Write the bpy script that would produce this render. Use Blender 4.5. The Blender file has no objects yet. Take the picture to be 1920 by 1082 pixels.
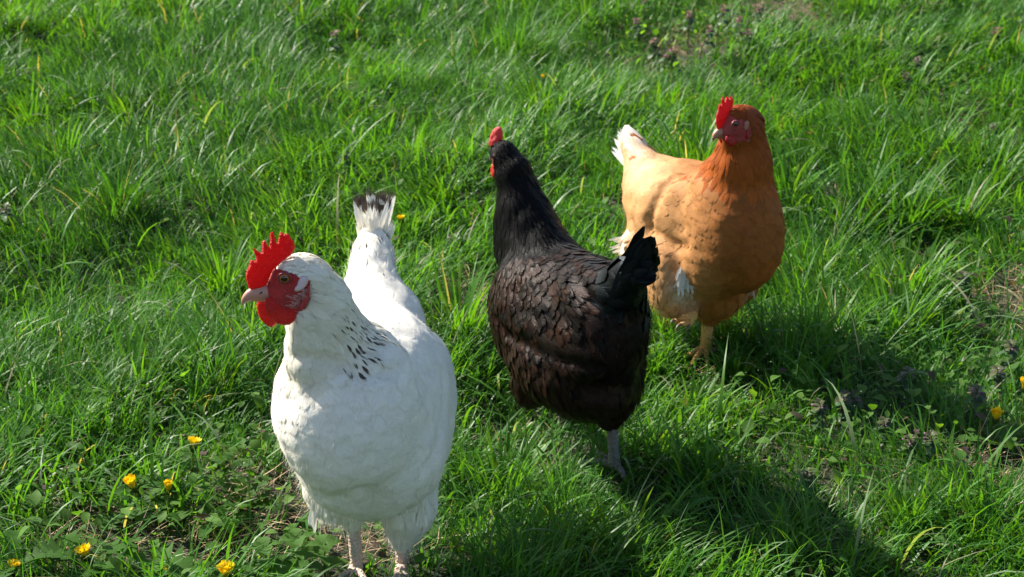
import bpy, bmesh, math, os
import numpy as np
from mathutils import Vector
from mathutils.geometry import delaunay_2d_cdt


scene = bpy.context.scene
col = scene.collection
R = math.radians

# ------------------------------------------------------------------ camera
CAM_H, PITCH, FPX = 1.19, R(24.0), 3600.0
cam_data = bpy.data.cameras.new('camera')
cam_data.sensor_width = 36.0
cam_data.lens = 36.0 * FPX / 1920.0
cam_data.clip_start = 0.05
cam_data.clip_end = 500.0
cam_data.dof.use_dof = True
cam_data.dof.focus_distance = 2.15
cam_data.dof.aperture_fstop = 13.0
cam = bpy.data.objects.new('camera', cam_data)
cam.location = (0, 0, CAM_H)
cam.rotation_euler = (math.pi / 2 - PITCH, 0, 0)
col.objects.link(cam)
scene.camera = cam

# ------------------------------------------------------------------ sky, sun, exposure
SUN_DIR = Vector((-0.74, 0.46, 0.70)).normalized()      # towards the sun: from the left and a little behind
elev = math.asin(SUN_DIR.z)
azim = math.atan2(SUN_DIR.x, SUN_DIR.y)                   # clockwise from +Y
world = bpy.data.worlds.new('World')
scene.world = world
world.use_nodes = True
wn = world.node_tree
bg = wn.nodes['Background']
sky = wn.nodes.new('ShaderNodeTexSky')
sky.sky_type = 'NISHITA'
sky.sun_disc = False
sky.sun_elevation = elev
sky.sun_rotation = azim
wn.links.new(sky.outputs[0], bg.inputs[0])
bg.inputs[1].default_value = 0.085
sun_data = bpy.data.lights.new('sun', 'SUN')
sun_data.energy = 5.0
sun_data.angle = R(0.55)
sun_data.color = (1.0, 0.94, 0.84)
sun = bpy.data.objects.new('sun', sun_data)
sun.rotation_euler = SUN_DIR.to_track_quat('Z', 'Y').to_euler()
sun.location = SUN_DIR * 6
col.objects.link(sun)
scene.view_settings.view_transform = 'Standard'
scene.view_settings.look = 'None'
scene.view_settings.gamma = 1.0
scene.view_settings.exposure = 1.32
scene.render.engine = 'CYCLES'
scene.cycles.max_bounces = 8
scene.cycles.diffuse_bounces = 4
scene.cycles.transmission_bounces = 4
scene.cycles.transparent_max_bounces = 12
scene.cycles.use_denoising = True

# ------------------------------------------------------------------ helpers
CP, SP = math.cos(PITCH), math.sin(PITCH)

def ray(px, py):
    a, b = (px - 960.0) / FPX, (py - 541.0) / FPX
    return np.array([a, CP - b * SP, -SP - b * CP])

def W(px, py, Y):
    """world point seen at photo pixel (px, py) standing Y metres in front of the camera"""
    d = ray(px, py)
    return np.array([0, 0, CAM_H]) + d * (Y / d[1])

def G(px, py, z=0.0):
    d = ray(px, py)
    return np.array([0, 0, CAM_H]) + d * ((z - CAM_H) / d[2])

def PL(px, py, C, N):
    d = ray(px, py)
    o = np.array([0, 0, CAM_H])
    return o + d * (np.dot(np.asarray(C) - o, N) / np.dot(d, N))

def project(P):
    x, y, z = P[:, 0], P[:, 1], P[:, 2] - CAM_H
    depth = y * CP - z * SP
    up = y * SP + z * CP
    depth_s = np.where(depth > 0.05, depth, 0.05)
    return 960 + FPX * x / depth_s, 541 - FPX * up / depth_s

def nrm(v):
    v = np.asarray(v, float)
    return v / np.maximum(np.linalg.norm(v, axis=-1, keepdims=True), 1e-12)

def _hash(ix, iy, seed):
    h = (ix.astype(np.int64) * 374761393 + iy.astype(np.int64) * 668265263 + seed * 982451653) & 0xffffffff
    h = ((h ^ (h >> 13)) * 1274126177) & 0xffffffff
    return ((h ^ (h >> 16)) & 0xffffff) / float(0xffffff)

def vnoise(x, y, seed=0):
    x = np.asarray(x, float); y = np.asarray(y, float)
    ix, iy = np.floor(x), np.floor(y)
    fx, fy = x - ix, y - iy
    fx = fx * fx * (3 - 2 * fx); fy = fy * fy * (3 - 2 * fy)
    a = _hash(ix, iy, seed); b = _hash(ix + 1, iy, seed)
    c = _hash(ix, iy + 1, seed); d = _hash(ix + 1, iy + 1, seed)
    return (a * (1 - fx) + b * fx) * (1 - fy) + (c * (1 - fx) + d * fx) * fy

def sstep(a, b, x):
    t = np.clip((x - a) / (b - a), 0, 1)
    return t * t * (3 - 2 * t)

def terrain(x, y):
    h = 0.050 * (vnoise(x * 1.6 + 7, y * 1.6, 3) - 0.5) + 0.046 * (vnoise(x * 5, y * 5, 4) - 0.5) + 0.014 * (vnoise(x * 12, y * 12, 6) - 0.5)
    # a hollow where the hens stand keeps their feet on level soil
    for fx, fy in FEET:
        w = np.exp(-((x - fx) ** 2 + (y - fy) ** 2) / 0.10 ** 2)
        h = h * (1 - w)
    return h

def mesh_obj(name, verts, faces, mat, parent=None, attrs=None, smooth=True, mats=None, mat_idx=None):
    """faces: (n,k) int array or a list of tuples"""
    me = bpy.data.meshes.new(name)
    verts = np.asarray(verts, np.float32)
    if isinstance(faces, np.ndarray):
        n, k = faces.shape
        me.vertices.add(len(verts)); me.vertices.foreach_set('co', verts.ravel())
        me.loops.add(n * k); me.loops.foreach_set('vertex_index', faces.astype(np.int32).ravel())
        me.polygons.add(n)
        me.polygons.foreach_set('loop_start', np.arange(0, n * k, k, dtype=np.int32))
        me.polygons.foreach_set('loop_total', np.full(n, k, np.int32))
        me.update(calc_edges=True)
    else:
        me.from_pydata([tuple(map(float, v)) for v in verts], [], [tuple(int(i) for i in f) for f in faces])
        me.update()
    for nm, (kind, data) in (attrs or {}).items():
        at = me.attributes.new(nm, kind, 'POINT')
        key = {'FLOAT': 'value', 'FLOAT_COLOR': 'color', 'FLOAT_VECTOR': 'vector'}[kind]
        at.data.foreach_set(key, np.asarray(data, np.float32).ravel())
    if mats:
        for m in mats: me.materials.append(m)
        if mat_idx is not None:
            me.polygons.foreach_set('material_index', np.asarray(mat_idx, np.int32))
    elif mat: me.materials.append(mat)
    if smooth:
        me.polygons.foreach_set('use_smooth', np.ones(len(me.polygons), bool))
    o = bpy.data.objects.new(name, me)
    col.objects.link(o)
    if parent is not None: o.parent = parent
    return o

def tag(o, label=None, cat=None, group=None, kind=None):
    if label: o['label'] = label
    if cat: o['category'] = cat
    if group: o['group'] = group
    if kind: o['kind'] = kind
    return o

def empty(name, loc):
    o = bpy.data.objects.new(name, None)
    o.empty_display_size = 0.05
    o.location = loc
    col.objects.link(o)
    return o

class MB:
    def __init__(s): s.v, s.f, s.c, s.n = [], [], [], 0
    def add(s, verts, faces, color=None):
        verts = np.asarray(verts, float)
        s.v.append(verts); s.f += [tuple(i + s.n for i in f) for f in faces]
        s.c.append(np.tile(color if color is not None else (1, 1, 1, 1), (len(verts), 1)))
        s.n += len(verts)
    def tube(s, pts, rad, k=10, color=None, bump=0.0, rng=None, cap=True):
        pts = np.asarray(pts, float); n = len(pts)
        t = nrm(np.gradient(pts, axis=0))
        ref = np.array([0.3, 0.2, 1.0]) if abs(t[0][2]) < 0.8 else np.array([1.0, 0.1, 0.0])
        V = []
        for i in range(n):
            a = nrm(np.cross(t[i], ref)); b = np.cross(t[i], a)
            ang = np.arange(k) / k * 2 * math.pi
            r = rad[i] * (1 + (bump * rng.uniform(-1, 1, k) if rng is not None else 0))
            V.append(pts[i] + (np.cos(ang) * r)[:, None] * a + (np.sin(ang) * r)[:, None] * b)
        V = np.concatenate(V)
        F = [(i * k + j, i * k + (j + 1) % k, (i + 1) * k + (j + 1) % k, (i + 1) * k + j) for i in range(n - 1) for j in range(k)]
        if cap:
            F.append(tuple(range(k))[::-1]); F.append(tuple((n - 1) * k + j for j in range(k)))
        s.add(V, F, color)
    def build(s, name, mat, parent=None, off=None):
        v = np.concatenate(s.v)
        if off is not None: v = v - off
        return mesh_obj(name, v, s.f, mat, parent, {'Col': ('FLOAT_COLOR', np.concatenate(s.c))})

def spline(pts, n):
    """Catmull-Rom through pts, n samples"""
    p = np.asarray(pts, float)
    p = np.vstack([2 * p[0] - p[1], p, 2 * p[-1] - p[-2]])
    m = len(p) - 3
    t = np.linspace(0, m - 1e-6, n); i = t.astype(int); f = (t - i)[:, None]
    a, b, c, d = p[i], p[i + 1], p[i + 2], p[i + 3]
    return 0.5 * ((2 * b) + (-a + c) * f + (2 * a - 5 * b + 4 * c - d) * f ** 2 + (-a + 3 * b - 3 * c + d) * f ** 3)

# ------------------------------------------------------------------ materials
def new_mat(name):
    m = bpy.data.materials.new(name); m.use_nodes = True
    nt = m.node_tree; nt.nodes.clear()
    out = nt.nodes.new('ShaderNodeOutputMaterial')
    return m, nt, out

def N(nt, t, **kw):
    n = nt.nodes.new(t)
    for k, v in kw.items(): setattr(n, k, v)
    return n

def math_node(nt, op, a, b=None, c=None):
    n = N(nt, 'ShaderNodeMath', operation=op)
    for i, v in enumerate((a, b, c)):
        if v is None: continue
        if isinstance(v, (int, float)): n.inputs[i].default_value = v
        else: nt.links.new(v, n.inputs[i])
    return n.outputs[0]

def mix_col(nt, fac, a, b, blend='MIX'):
    n = N(nt, 'ShaderNodeMix', data_type='RGBA', blend_type=blend)
    for s, v in ((n.inputs[0], fac), (n.inputs[6], a), (n.inputs[7], b)):
        if isinstance(v, (int, float)): s.default_value = v
        elif isinstance(v, tuple): s.default_value = v if len(v) == 4 else v + (1,)
        else: nt.links.new(v, s)
    return n.outputs[2]

def leaf_mat(name, rough=0.38, trans=0.35, spec=0.5, ttint=(1.5, 1.55, 0.45), tex=0.0):
    m, nt, out = new_mat(name)
    at = N(nt, 'ShaderNodeAttribute', attribute_name='Col')
    base = at.outputs['Color']
    if tex:
        ns = N(nt, 'ShaderNodeTexNoise'); ns.inputs['Scale'].default_value = 220
        f = math_node(nt, 'MULTIPLY_ADD', ns.outputs[0], tex, 1 - tex * 0.5)
        mm = N(nt, 'ShaderNodeVectorMath', operation='SCALE')
        nt.links.new(base, mm.inputs[0]); nt.links.new(f, mm.inputs[3]); base = mm.outputs[0]
    p = N(nt, 'ShaderNodeBsdfPrincipled')
    nt.links.new(base, p.inputs['Base Color'])
    p.inputs['Roughness'].default_value = rough
    p.inputs['Specular IOR Level'].default_value = spec
    tr = N(nt, 'ShaderNodeBsdfTranslucent')
    vm = N(nt, 'ShaderNodeVectorMath', operation='MULTIPLY')
    nt.links.new(base, vm.inputs[0]); vm.inputs[1].default_value = ttint
    nt.links.new(vm.outputs[0], tr.inputs[0])
    mx = N(nt, 'ShaderNodeMixShader'); mx.inputs[0].default_value = trans
    nt.links.new(p.outputs[0], mx.inputs[1]); nt.links.new(tr.outputs[0], mx.inputs[2])
    nt.links.new(mx.outputs[0], out.inputs[0])
    return m

def skin_mat(name, color, rough=0.5, sss=0.0, scale=500, bump=0.3, var=0.3, dark=None, trans=0.0, vcol=False):
    m, nt, out = new_mat(name)
    p = N(nt, 'ShaderNodeBsdfPrincipled')
    tc = N(nt, 'ShaderNodeNewGeometry')
    ns = N(nt, 'ShaderNodeTexNoise'); ns.inputs['Scale'].default_value = scale * 0.3; ns.inputs['Detail'].default_value = 5
    nt.links.new(tc.outputs['Position'], ns.inputs['Vector'])
    f = math_node(nt, 'MULTIPLY', math_node(nt, 'SUBTRACT', ns.outputs[0], 0.35), 2.2)
    f = N(nt, 'ShaderNodeClamp'); nt.links.new(math_node(nt, 'MULTIPLY', ns.outputs[0], var * 1.6), f.inputs[0])
    if vcol:
        at = N(nt, 'ShaderNodeAttribute', attribute_name='Col'); a = at.outputs['Color']
        c = mix_col(nt, f.outputs[0], a, dark or color)
    else:
        c = mix_col(nt, f.outputs[0], color, dark or tuple(x * 0.5 for x in color))
    nt.links.new(c, p.inputs['Base Color'])
    p.inputs['Roughness'].default_value = rough
    if sss:
        p.inputs['Subsurface Weight'].default_value = sss
        p.inputs['Subsurface Radius'].default_value = (1.0, 0.25, 0.12)
        p.inputs['Subsurface Scale'].default_value = 0.006
    vo = N(nt, 'ShaderNodeTexVoronoi'); vo.inputs['Scale'].default_value = scale
    nt.links.new(tc.outputs['Position'], vo.inputs['Vector'])
    bp = N(nt, 'ShaderNodeBump'); bp.inputs['Strength'].default_value = bump; bp.inputs['Distance'].default_value = 0.0022
    nt.links.new(vo.outputs['Distance'], bp.inputs['Height'])
    nt.links.new(bp.outputs[0], p.inputs['Normal'])
    sh = p.outputs[0]
    if trans:
        tr = N(nt, 'ShaderNodeBsdfTranslucent'); nt.links.new(c, tr.inputs[0])
        mx = N(nt, 'ShaderNodeMixShader'); mx.inputs[0].default_value = trans
        nt.links.new(sh, mx.inputs[1]); nt.links.new(tr.outputs[0], mx.inputs[2]); sh = mx.outputs[0]
    nt.links.new(sh, out.inputs[0])
    return m

def feather_mat(name, rough, spec, sheen=0.0, trans=0.15, dark=(0.03, 0.02, 0.015, 1), bump=0.5, aniso=0.0, fringe=0.5, coat=None):
    """fuv = (along 0..1, across -1..1, random); fx = (dark streak, pale lacing, tip)"""
    m, nt, out = new_mat(name)
    fuv = N(nt, 'ShaderNodeAttribute', attribute_name='fuv')
    fx = N(nt, 'ShaderNodeAttribute', attribute_name='fx')
    cc = N(nt, 'ShaderNodeAttribute', attribute_name='Col')
    s = N(nt, 'ShaderNodeSeparateXYZ'); nt.links.new(fuv.outputs['Vector'], s.inputs[0])
    x = N(nt, 'ShaderNodeSeparateXYZ'); nt.links.new(fx.outputs['Vector'], x.inputs[0])
    u, v, rnd = s.outputs
    av = math_node(nt, 'ABSOLUTE', v)
    # barbs: fine slanting lines running from the shaft outwards
    bl = math_node(nt, 'SUBTRACT', math_node(nt, 'MULTIPLY', u, 1.0), math_node(nt, 'MULTIPLY', av, 0.35))
    cv = N(nt, 'ShaderNodeCombineXYZ')
    nt.links.new(math_node(nt, 'MULTIPLY', bl, 34.0), cv.inputs[0])
    nt.links.new(math_node(nt, 'MULTIPLY', v, 1.2), cv.inputs[1])
    nt.links.new(math_node(nt, 'MULTIPLY', rnd, 57.0), cv.inputs[2])
    ns = N(nt, 'ShaderNodeTexNoise'); ns.inputs['Scale'].default_value = 1.0; ns.inputs['Detail'].default_value = 2
    nt.links.new(cv.outputs[0], ns.inputs['Vector'])
    barb = ns.outputs[0]
    # streak
    edge = math_node(nt, 'MULTIPLY', barb, 0.35)
    st = math_node(nt, 'LESS_THAN', math_node(nt, 'ADD', av, edge), math_node(nt, 'MULTIPLY', math_node(nt, 'MULTIPLY', x.outputs[0], 1.05), math_node(nt, 'SUBTRACT', 1.0, math_node(nt, 'POWER', math_node(nt, 'MULTIPLY', math_node(nt, 'ABSOLUTE', math_node(nt, 'SUBTRACT', u, 0.74)), 4.0), 2.0))))
    up = math_node(nt, 'MULTIPLY', math_node(nt, 'GREATER_THAN', u, 0.48), math_node(nt, 'LESS_THAN', math_node(nt, 'ADD', u, edge), 1.03))
    st = math_node(nt, 'MULTIPLY', st, up)
    tip = math_node(nt, 'GREATER_THAN', math_node(nt, 'ADD', math_node(nt, 'SUBTRACT', u, edge), x.outputs[2]), 1.0)
    st = math_node(nt, 'MAXIMUM', st, math_node(nt, 'MULTIPLY', tip, math_node(nt, 'GREATER_THAN', x.outputs[2], 0.01)))
    vb = math_node(nt, 'MULTIPLY_ADD', barb, 0.5, 0.75)
    vm = N(nt, 'ShaderNodeVectorMath', operation='SCALE')
    nt.links.new(cc.outputs['Color'], vm.inputs[0]); nt.links.new(vb, vm.inputs[3])
    # pale lacing on the rim of the feather
    rim = N(nt, 'ShaderNodeMapRange'); rim.interpolation_type = 'SMOOTHSTEP'
    nt.links.new(math_node(nt, 'MAXIMUM', av, u), rim.inputs[0]); rim.inputs[1].default_value = 0.72; rim.inputs[2].default_value = 1.0
    lac = mix_col(nt, math_node(nt, 'MULTIPLY', rim.outputs[0], x.outputs[1]), vm.outputs[0], (0.70, 0.42, 0.20))
    base = mix_col(nt, st, lac, dark)
    p = N(nt, 'ShaderNodeBsdfPrincipled')
    nt.links.new(base, p.inputs['Base Color'])
    p.inputs['Roughness'].default_value = rough
    p.inputs['Specular IOR Level'].default_value = spec
    p.inputs['Sheen Weight'].default_value = sheen
    p.inputs['Sheen Roughness'].default_value = 0.5
    if coat:
        p.inputs['Specular Tint'].default_value = coat
    # height: shaft ridge + barbs
    sh = math_node(nt, 'MULTIPLY', math_node(nt, 'LESS_THAN', av, 0.06), 0.5)
    hh = math_node(nt, 'ADD', barb, sh)
    bp = N(nt, 'ShaderNodeBump'); bp.inputs['Strength'].default_value = bump; bp.inputs['Distance'].default_value = 0.0012
    nt.links.new(hh, bp.inputs['Height']); nt.links.new(bp.outputs[0], p.inputs['Normal'])
    tr = N(nt, 'ShaderNodeBsdfTranslucent'); nt.links.new(base, tr.inputs[0])
    mx = N(nt, 'ShaderNodeMixShader'); mx.inputs[0].default_value = trans
    nt.links.new(p.outputs[0], mx.inputs[1]); nt.links.new(tr.outputs[0], mx.inputs[2])
    # frayed rim
    tp = N(nt, 'ShaderNodeBsdfTransparent')
    e = math_node(nt, 'MAXIMUM', av, u)
    fr = math_node(nt, 'GREATER_THAN', e, math_node(nt, 'SUBTRACT', 1.12, math_node(nt, 'MULTIPLY', barb, fringe)))
    m2 = N(nt, 'ShaderNodeMixShader'); nt.links.new(fr, m2.inputs[0])
    nt.links.new(mx.outputs[0], m2.inputs[1]); nt.links.new(tp.outputs[0], m2.inputs[2])
    nt.links.new(m2.outputs[0], out.inputs[0])
    return m

def plain_mat(name, color, rough=0.4, spec=0.5, emit=None):
    m, nt, out = new_mat(name)
    p = N(nt, 'ShaderNodeBsdfPrincipled')
    p.inputs['Base Color'].default_value = color + (1,)
    p.inputs['Roughness'].default_value = rough
    p.inputs['Specular IOR Level'].default_value = spec
    nt.links.new(p.outputs[0], out.inputs[0])
    return m
# ------------------------------------------------------------------ signed distance bodies
def sd_cone(P, a, b, ra, rb):
    ab = b - a; L2 = float(np.dot(ab, ab))
    t = np.clip(((P - a) @ ab) / L2, 0, 1)
    return np.linalg.norm(P - (a + t[:, None] * ab), axis=1) - (ra + (rb - ra) * t)

def sd_ell(P, c, A, r):
    q = (P - c) @ A.T
    k0 = np.linalg.norm(q / r, axis=1); k1 = np.linalg.norm(q / (r * r), axis=1)
    return k0 * (k0 - 1) / np.maximum(k1, 1e-6)

def frame(f, up=(0, 0, 1)):
    f = nrm(f)
    if abs(np.dot(f, nrm(up))) > 0.97: up = (0.0, 1.0, 0.05)
    s = nrm(np.cross(f, up)); u = np.cross(s, f)
    return np.array([f, s, u])      # forward, side (right), up

class Body:
    """smooth union of primitives; every primitive carries a region and the way its feathers lie"""
    def __init__(s, k=0.010, amp=0.0011): s.p, s.k, s.amp, s.gr = [], k, amp, []
    def cone(s, region, a, b, ra, rb, flow=None):
        s.p.append(('c', region, np.array(a), np.array(b), ra, rb, nrm(flow if flow is not None else np.array(b) - np.array(a))))
    def ell(s, region, c, fwd, r, flow, up=(0, 0, 1)):
        s.p.append(('e', region, np.array(c), frame(fwd, up), np.array(r, float), None, nrm(flow)))
    def dists(s, P):
        return np.stack([sd_cone(P, p[2], p[3], p[4], p[5]) if p[0] == 'c' else sd_ell(P, p[2], p[3], p[4]) for p in s.p], 1)
    def exact(s, P):
        D = s.dists(P); m = D.min(1)
        return m - s.k * np.log(np.exp(-(D - m[:, None]) / s.k).sum(1)) + s.k * 0.55 + s.lump(P) + s.folds(P)
    def folds(s, P):
        out = 0.0
        for q, dep, wid in s.gr:
            out = out + dep * np.exp(-(np.linalg.norm(P[:, None, :] - q[None], axis=2).min(1) / wid) ** 2)
        return out
    def fold(s, pix, dep, wid):
        # a crease where a wing or the neck cape lies over the body, given by the photo pixels it passes through
        pts = []; o = np.array([0, 0, CAM_H])
        c = np.mean([p[2] for p in s.p], 0); t0 = np.linalg.norm(c - o); ts = t0 + np.arange(-.16, .16, .002)
        for px, py in spline(np.array(pix, float), len(pix) * 7):
            d = nrm(ray(px, py)); v = s.exact(o + ts[:, None] * d)
            if (v < 0).any(): pts.append(o + d * ts[np.argmax(v < 0)])
        return (np.array(pts), dep, wid)
    def lump(s, P):
        # feathers gather in soft tufts: the surface swells and dips by a couple of millimetres
        x, y, z = (P * 150).T
        return s.amp * (np.sin(x + 1.3 * np.sin(y * .7)) * np.sin(y * .9 + 1.1 * np.sin(z * .8)) + .7 * np.sin(z * 1.3 + 1.5 * np.sin(x * .6 + y * .5)) * np.sin(x * .7 - z * .4))
    def gridify(s, h=0.005):
        lo, hi = np.full(3, 9.), np.full(3, -9.)
        for p in s.p:
            if p[0] == 'c':
                for q, r in ((p[2], p[4]), (p[3], p[5])): lo = np.minimum(lo, q - r); hi = np.maximum(hi, q + r)
            else: lo = np.minimum(lo, p[2] - p[4].max()); hi = np.maximum(hi, p[2] + p[4].max())
        lo -= 0.05; hi += 0.05
        s.lo, s.h = lo, h
        n = np.ceil((hi - lo) / h).astype(int) + 1
        ax = [lo[i] + np.arange(n[i]) * h for i in range(3)]
        V = np.empty(n, np.float32)
        for i in range(n[0]):
            g = np.stack(np.meshgrid([ax[0][i]], ax[1], ax[2], indexing='ij'), -1).reshape(-1, 3)
            V[i] = s.exact(g).reshape(n[1], n[2])
        s.V = V
        s.Gr = np.stack(np.gradient(V, h), -1)
        return s
    def _tri(s, A, P):
        q = (P - s.lo) / s.h
        i = np.clip(np.floor(q).astype(int), 0, np.array(s.V.shape) - 2); f = np.clip(q - i, 0, 1)
        out = 0
        for dx in (0, 1):
            for dy in (0, 1):
                for dz in (0, 1):
                    w = (f[:, 0] if dx else 1 - f[:, 0]) * (f[:, 1] if dy else 1 - f[:, 1]) * (f[:, 2] if dz else 1 - f[:, 2])
                    a = A[i[:, 0] + dx, i[:, 1] + dy, i[:, 2] + dz]
                    out = out + (w[:, None] * a if a.ndim > 1 else w * a)
        return out
    def d(s, P): return s._tri(s.V, P)
    def n(s, P): return nrm(s._tri(s.Gr, P))
    def snap(s, P, h, it=2):
        for _ in range(it): P = P - s.n(P) * (s.d(P) - h)[:, None]
        return P

def surface_nets(V, lo, h, iso=0.0):
    ins = V < iso
    n = np.array(V.shape)
    c = np.zeros(n - 1, int); sl = [slice(0, -1), slice(1, None)]
    for a in (0, 1):
        for b in (0, 1):
            for d in (0, 1): c += ins[sl[a], sl[b], sl[d]]
    act = (c > 0) & (c < 8)
    idx = np.full(act.shape, -1); cells = np.argwhere(act); idx[act] = np.arange(len(cells))
    acc = np.zeros((len(cells), 3)); cnt = np.zeros(len(cells))
    corners = [(a, b, d) for a in (0, 1) for b in (0, 1) for d in (0, 1)]
    for p in corners:
        for ax in range(3):
            if p[ax]: continue
            q = list(p); q[ax] = 1
            v0 = V[cells[:, 0] + p[0], cells[:, 1] + p[1], cells[:, 2] + p[2]] - iso
            v1 = V[cells[:, 0] + q[0], cells[:, 1] + q[1], cells[:, 2] + q[2]] - iso
            m = (v0 < 0) != (v1 < 0)
            t = np.where(m, v0 / np.where(m, v0 - v1, 1), 0)
            pt = np.array(p, float)[None].repeat(len(cells), 0); pt[:, ax] = t
            acc += pt * m[:, None]; cnt += m
    verts = lo + (cells + acc / cnt[:, None]) * h
    F = []
    for ax in range(3):
        s0 = [slice(None)] * 3; s1 = [slice(None)] * 3
        s0[ax] = slice(0, -1); s1[ax] = slice(1, None)
        A, B = ins[tuple(s0)], ins[tuple(s1)]
        e = np.argwhere(A != B)
        b1, b2 = (ax + 1) % 3, (ax + 2) % 3
        ok = (e[:, b1] > 0) & (e[:, b2] > 0) & (e[:, b1] < n[b1] - 1) & (e[:, b2] < n[b2] - 1)
        e = e[ok]
        def cell(o1, o2):
            q = e.copy(); q[:, b1] -= o1; q[:, b2] -= o2
            return idx[q[:, 0], q[:, 1], q[:, 2]]
        quad = np.stack([cell(1, 1), cell(0, 1), cell(0, 0), cell(1, 0)], 1)
        flip = ~A[e[:, 0], e[:, 1], e[:, 2]]
        quad[flip] = quad[flip][:, ::-1]
        F.append(quad)
    return verts, np.concatenate(F)

# ------------------------------------------------------------------ feathers
NU, NV = 7, 5
UU = np.linspace(0, 1, NU); VV = np.linspace(-1, 1, NV)
UP_, VP_ = [a.ravel() for a in np.meshgrid(UU, VV, indexing='ij')]
FQ = np.array([(i * NV + j, i * NV + j + 1, (i + 1) * NV + j + 1, (i + 1) * NV + j) for i in range(NU - 1) for j in range(NV - 1)])

def feather_profile(u, kind):
    """half width (0..1) along the feather"""
    if kind == 'hackle': return np.clip(np.minimum(0.45 + u * 1.6, 1) * (1 - np.clip((u - 0.45) / 0.6, 0, 1) ** 1.5), 0.02, 1)
    if kind == 'flight': return np.clip(np.minimum(0.35 + u * 2.5, 1) * np.sqrt(np.clip(1 - np.clip((u - 0.80) / 0.205, 0, 1) ** 2, 0, 1)), 0.05, 1)
    if kind == 'soft': return np.clip(np.minimum(0.4 + u * 1.6, 1) * np.sqrt(np.clip(1 - np.clip((u - 0.40) / 0.605, 0, 1) ** 2, 0, 1)), 0.06, 1)
    return np.clip(np.minimum(0.4 + u * 1.6, 1) * np.sqrt(np.clip(1 - np.clip((u - 0.55) / 0.455, 0, 1) ** 2, 0, 1)), 0.08, 1)

class Plumes:
    def __init__(s): s.V, s.C, s.U, s.X, s.n = [], [], [], [], 0
    def _push(s, P, color, rnd, fx):
        n = len(P)
        s.V.append(P.reshape(-1, 3)); s.n += n
        s.C.append(np.repeat(np.c_[color, np.ones(n)], NU * NV, 0))
        uv = np.empty((n, NU * NV, 3)); uv[:, :, 0] = UP_; uv[:, :, 1] = VP_; uv[:, :, 2] = rnd[:, None]
        s.U.append(uv.reshape(-1, 3)); s.X.append(np.repeat(fx, NU * NV, 0))
    def lay(s, body, root, dirs, L, Wd, lift, kind, color, fx, rng, h0=0.0006, curl=0.12):
        """feathers that hug the body: root points, directions, one length / width / lift each"""
        n = len(root)
        if n == 0: return
        nn = body.n(root)
        d = nrm(dirs - nn * (dirs * nn).sum(1)[:, None])
        P = np.empty((n, NU, NV, 3))
        c = root.copy(); cs = [c]
        for i in range(1, NU):
            c = c + d * (L / (NU - 1))[:, None]
            c = body.snap(c, h0 + lift * UU[i], 1)
            nk = body.n(c); d = nrm(d - nk * (d * nk).sum(1)[:, None] * 0.9)
            cs.append(c)
        cs = np.stack(cs, 1)
        prof = feather_profile(UU, kind)
        for i in range(NU):
            nk = body.n(cs[:, i]); di = nrm(cs[:, min(i + 1, NU - 1)] - cs[:, max(i - 1, 0)])
            side = nrm(np.cross(di, nk))
            for j in range(NV):
                p = cs[:, i] + side * (Wd * 0.5 * prof[i] * VV[j])[:, None]
                hh = h0 + lift * UU[i] - curl * lift * VV[j] ** 2 * UU[i]
                P[:, i, j] = body.snap(p, hh, 1)
        s._push(P, color, rng.random(n), fx)
    def free(s, root, d, up, L, Wd, bend, kind, color, fx, rng, cup=0.15):
        """stiff feathers standing free: bend curls them towards -up"""
        n = len(root); d = nrm(d); side = nrm(np.cross(d, up)); un = np.cross(side, d)
        prof = feather_profile(UU, kind)
        P = np.empty((n, NU, NV, 3))
        for i in range(NU):
            u = UU[i]
            c = root + d * (L * u)[:, None] - un * (bend * L * u * u)[:, None]
            for j in range(NV):
                P[:, i, j] = c + side * (Wd * 0.5 * prof[i] * VV[j])[:, None] - un * (cup * Wd * prof[i] * VV[j] ** 2)[:, None]
        s._push(P, color, rng.random(n), fx)
    def build(s, name, mat, parent, off):
        v = np.concatenate(s.V) - off
        F = (FQ[None] + (np.arange(s.n) * NU * NV)[:, None, None]).reshape(-1, 4)
        return mesh_obj(name, v, F, mat, parent, {'Col': ('FLOAT_COLOR', np.concatenate(s.C)),
                        'fuv': ('FLOAT_VECTOR', np.concatenate(s.U)), 'fx': ('FLOAT_VECTOR', np.concatenate(s.X))})

def hairs(roots, dirs, L, w, rng, color, droop=0.3):
    """fine loose barbs: strips of three segments"""
    n = len(roots); d = nrm(dirs); S = 4
    side = nrm(np.cross(d, rng.normal(size=(n, 3))))
    V = np.empty((n, S, 2, 3)); cur = np.cross(d, side)
    cb = rng.uniform(-0.5, 0.5, n)
    for i in range(S):
        u = i / (S - 1)
        c = roots + d * (L * u)[:, None] + cur * (cb * L * u * u)[:, None]
        c[:, 2] -= droop * L * u * u
        ww = w * (1 - u * 0.9)
        V[:, i, 0] = c - side * ww[:, None]; V[:, i, 1] = c + side * ww[:, None]
    q = np.array([(2 * i, 2 * i + 1, 2 * i + 3, 2 * i + 2) for i in range(S - 1)])
    F = (q[None] + (np.arange(n) * S * 2)[:, None, None]).reshape(-1, 4)
    C = np.repeat(np.c_[color, np.ones(n)], S * 2, 0)
    return V.reshape(-1, 3), F, C

def sample_surface(V, F, n, rng):
    a, b, c, d = (V[F[:, i]] for i in range(4))
    ar = 0.5 * np.linalg.norm(np.cross(c - a, d - b), axis=1)
    f = rng.choice(len(F), n, p=ar / ar.sum())
    u, v = rng.random(n)[:, None], rng.random(n)[:, None]
    return (a[f] * (1 - u) + b[f] * u) * (1 - v) + (d[f] * (1 - u) + c[f] * u) * v

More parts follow.
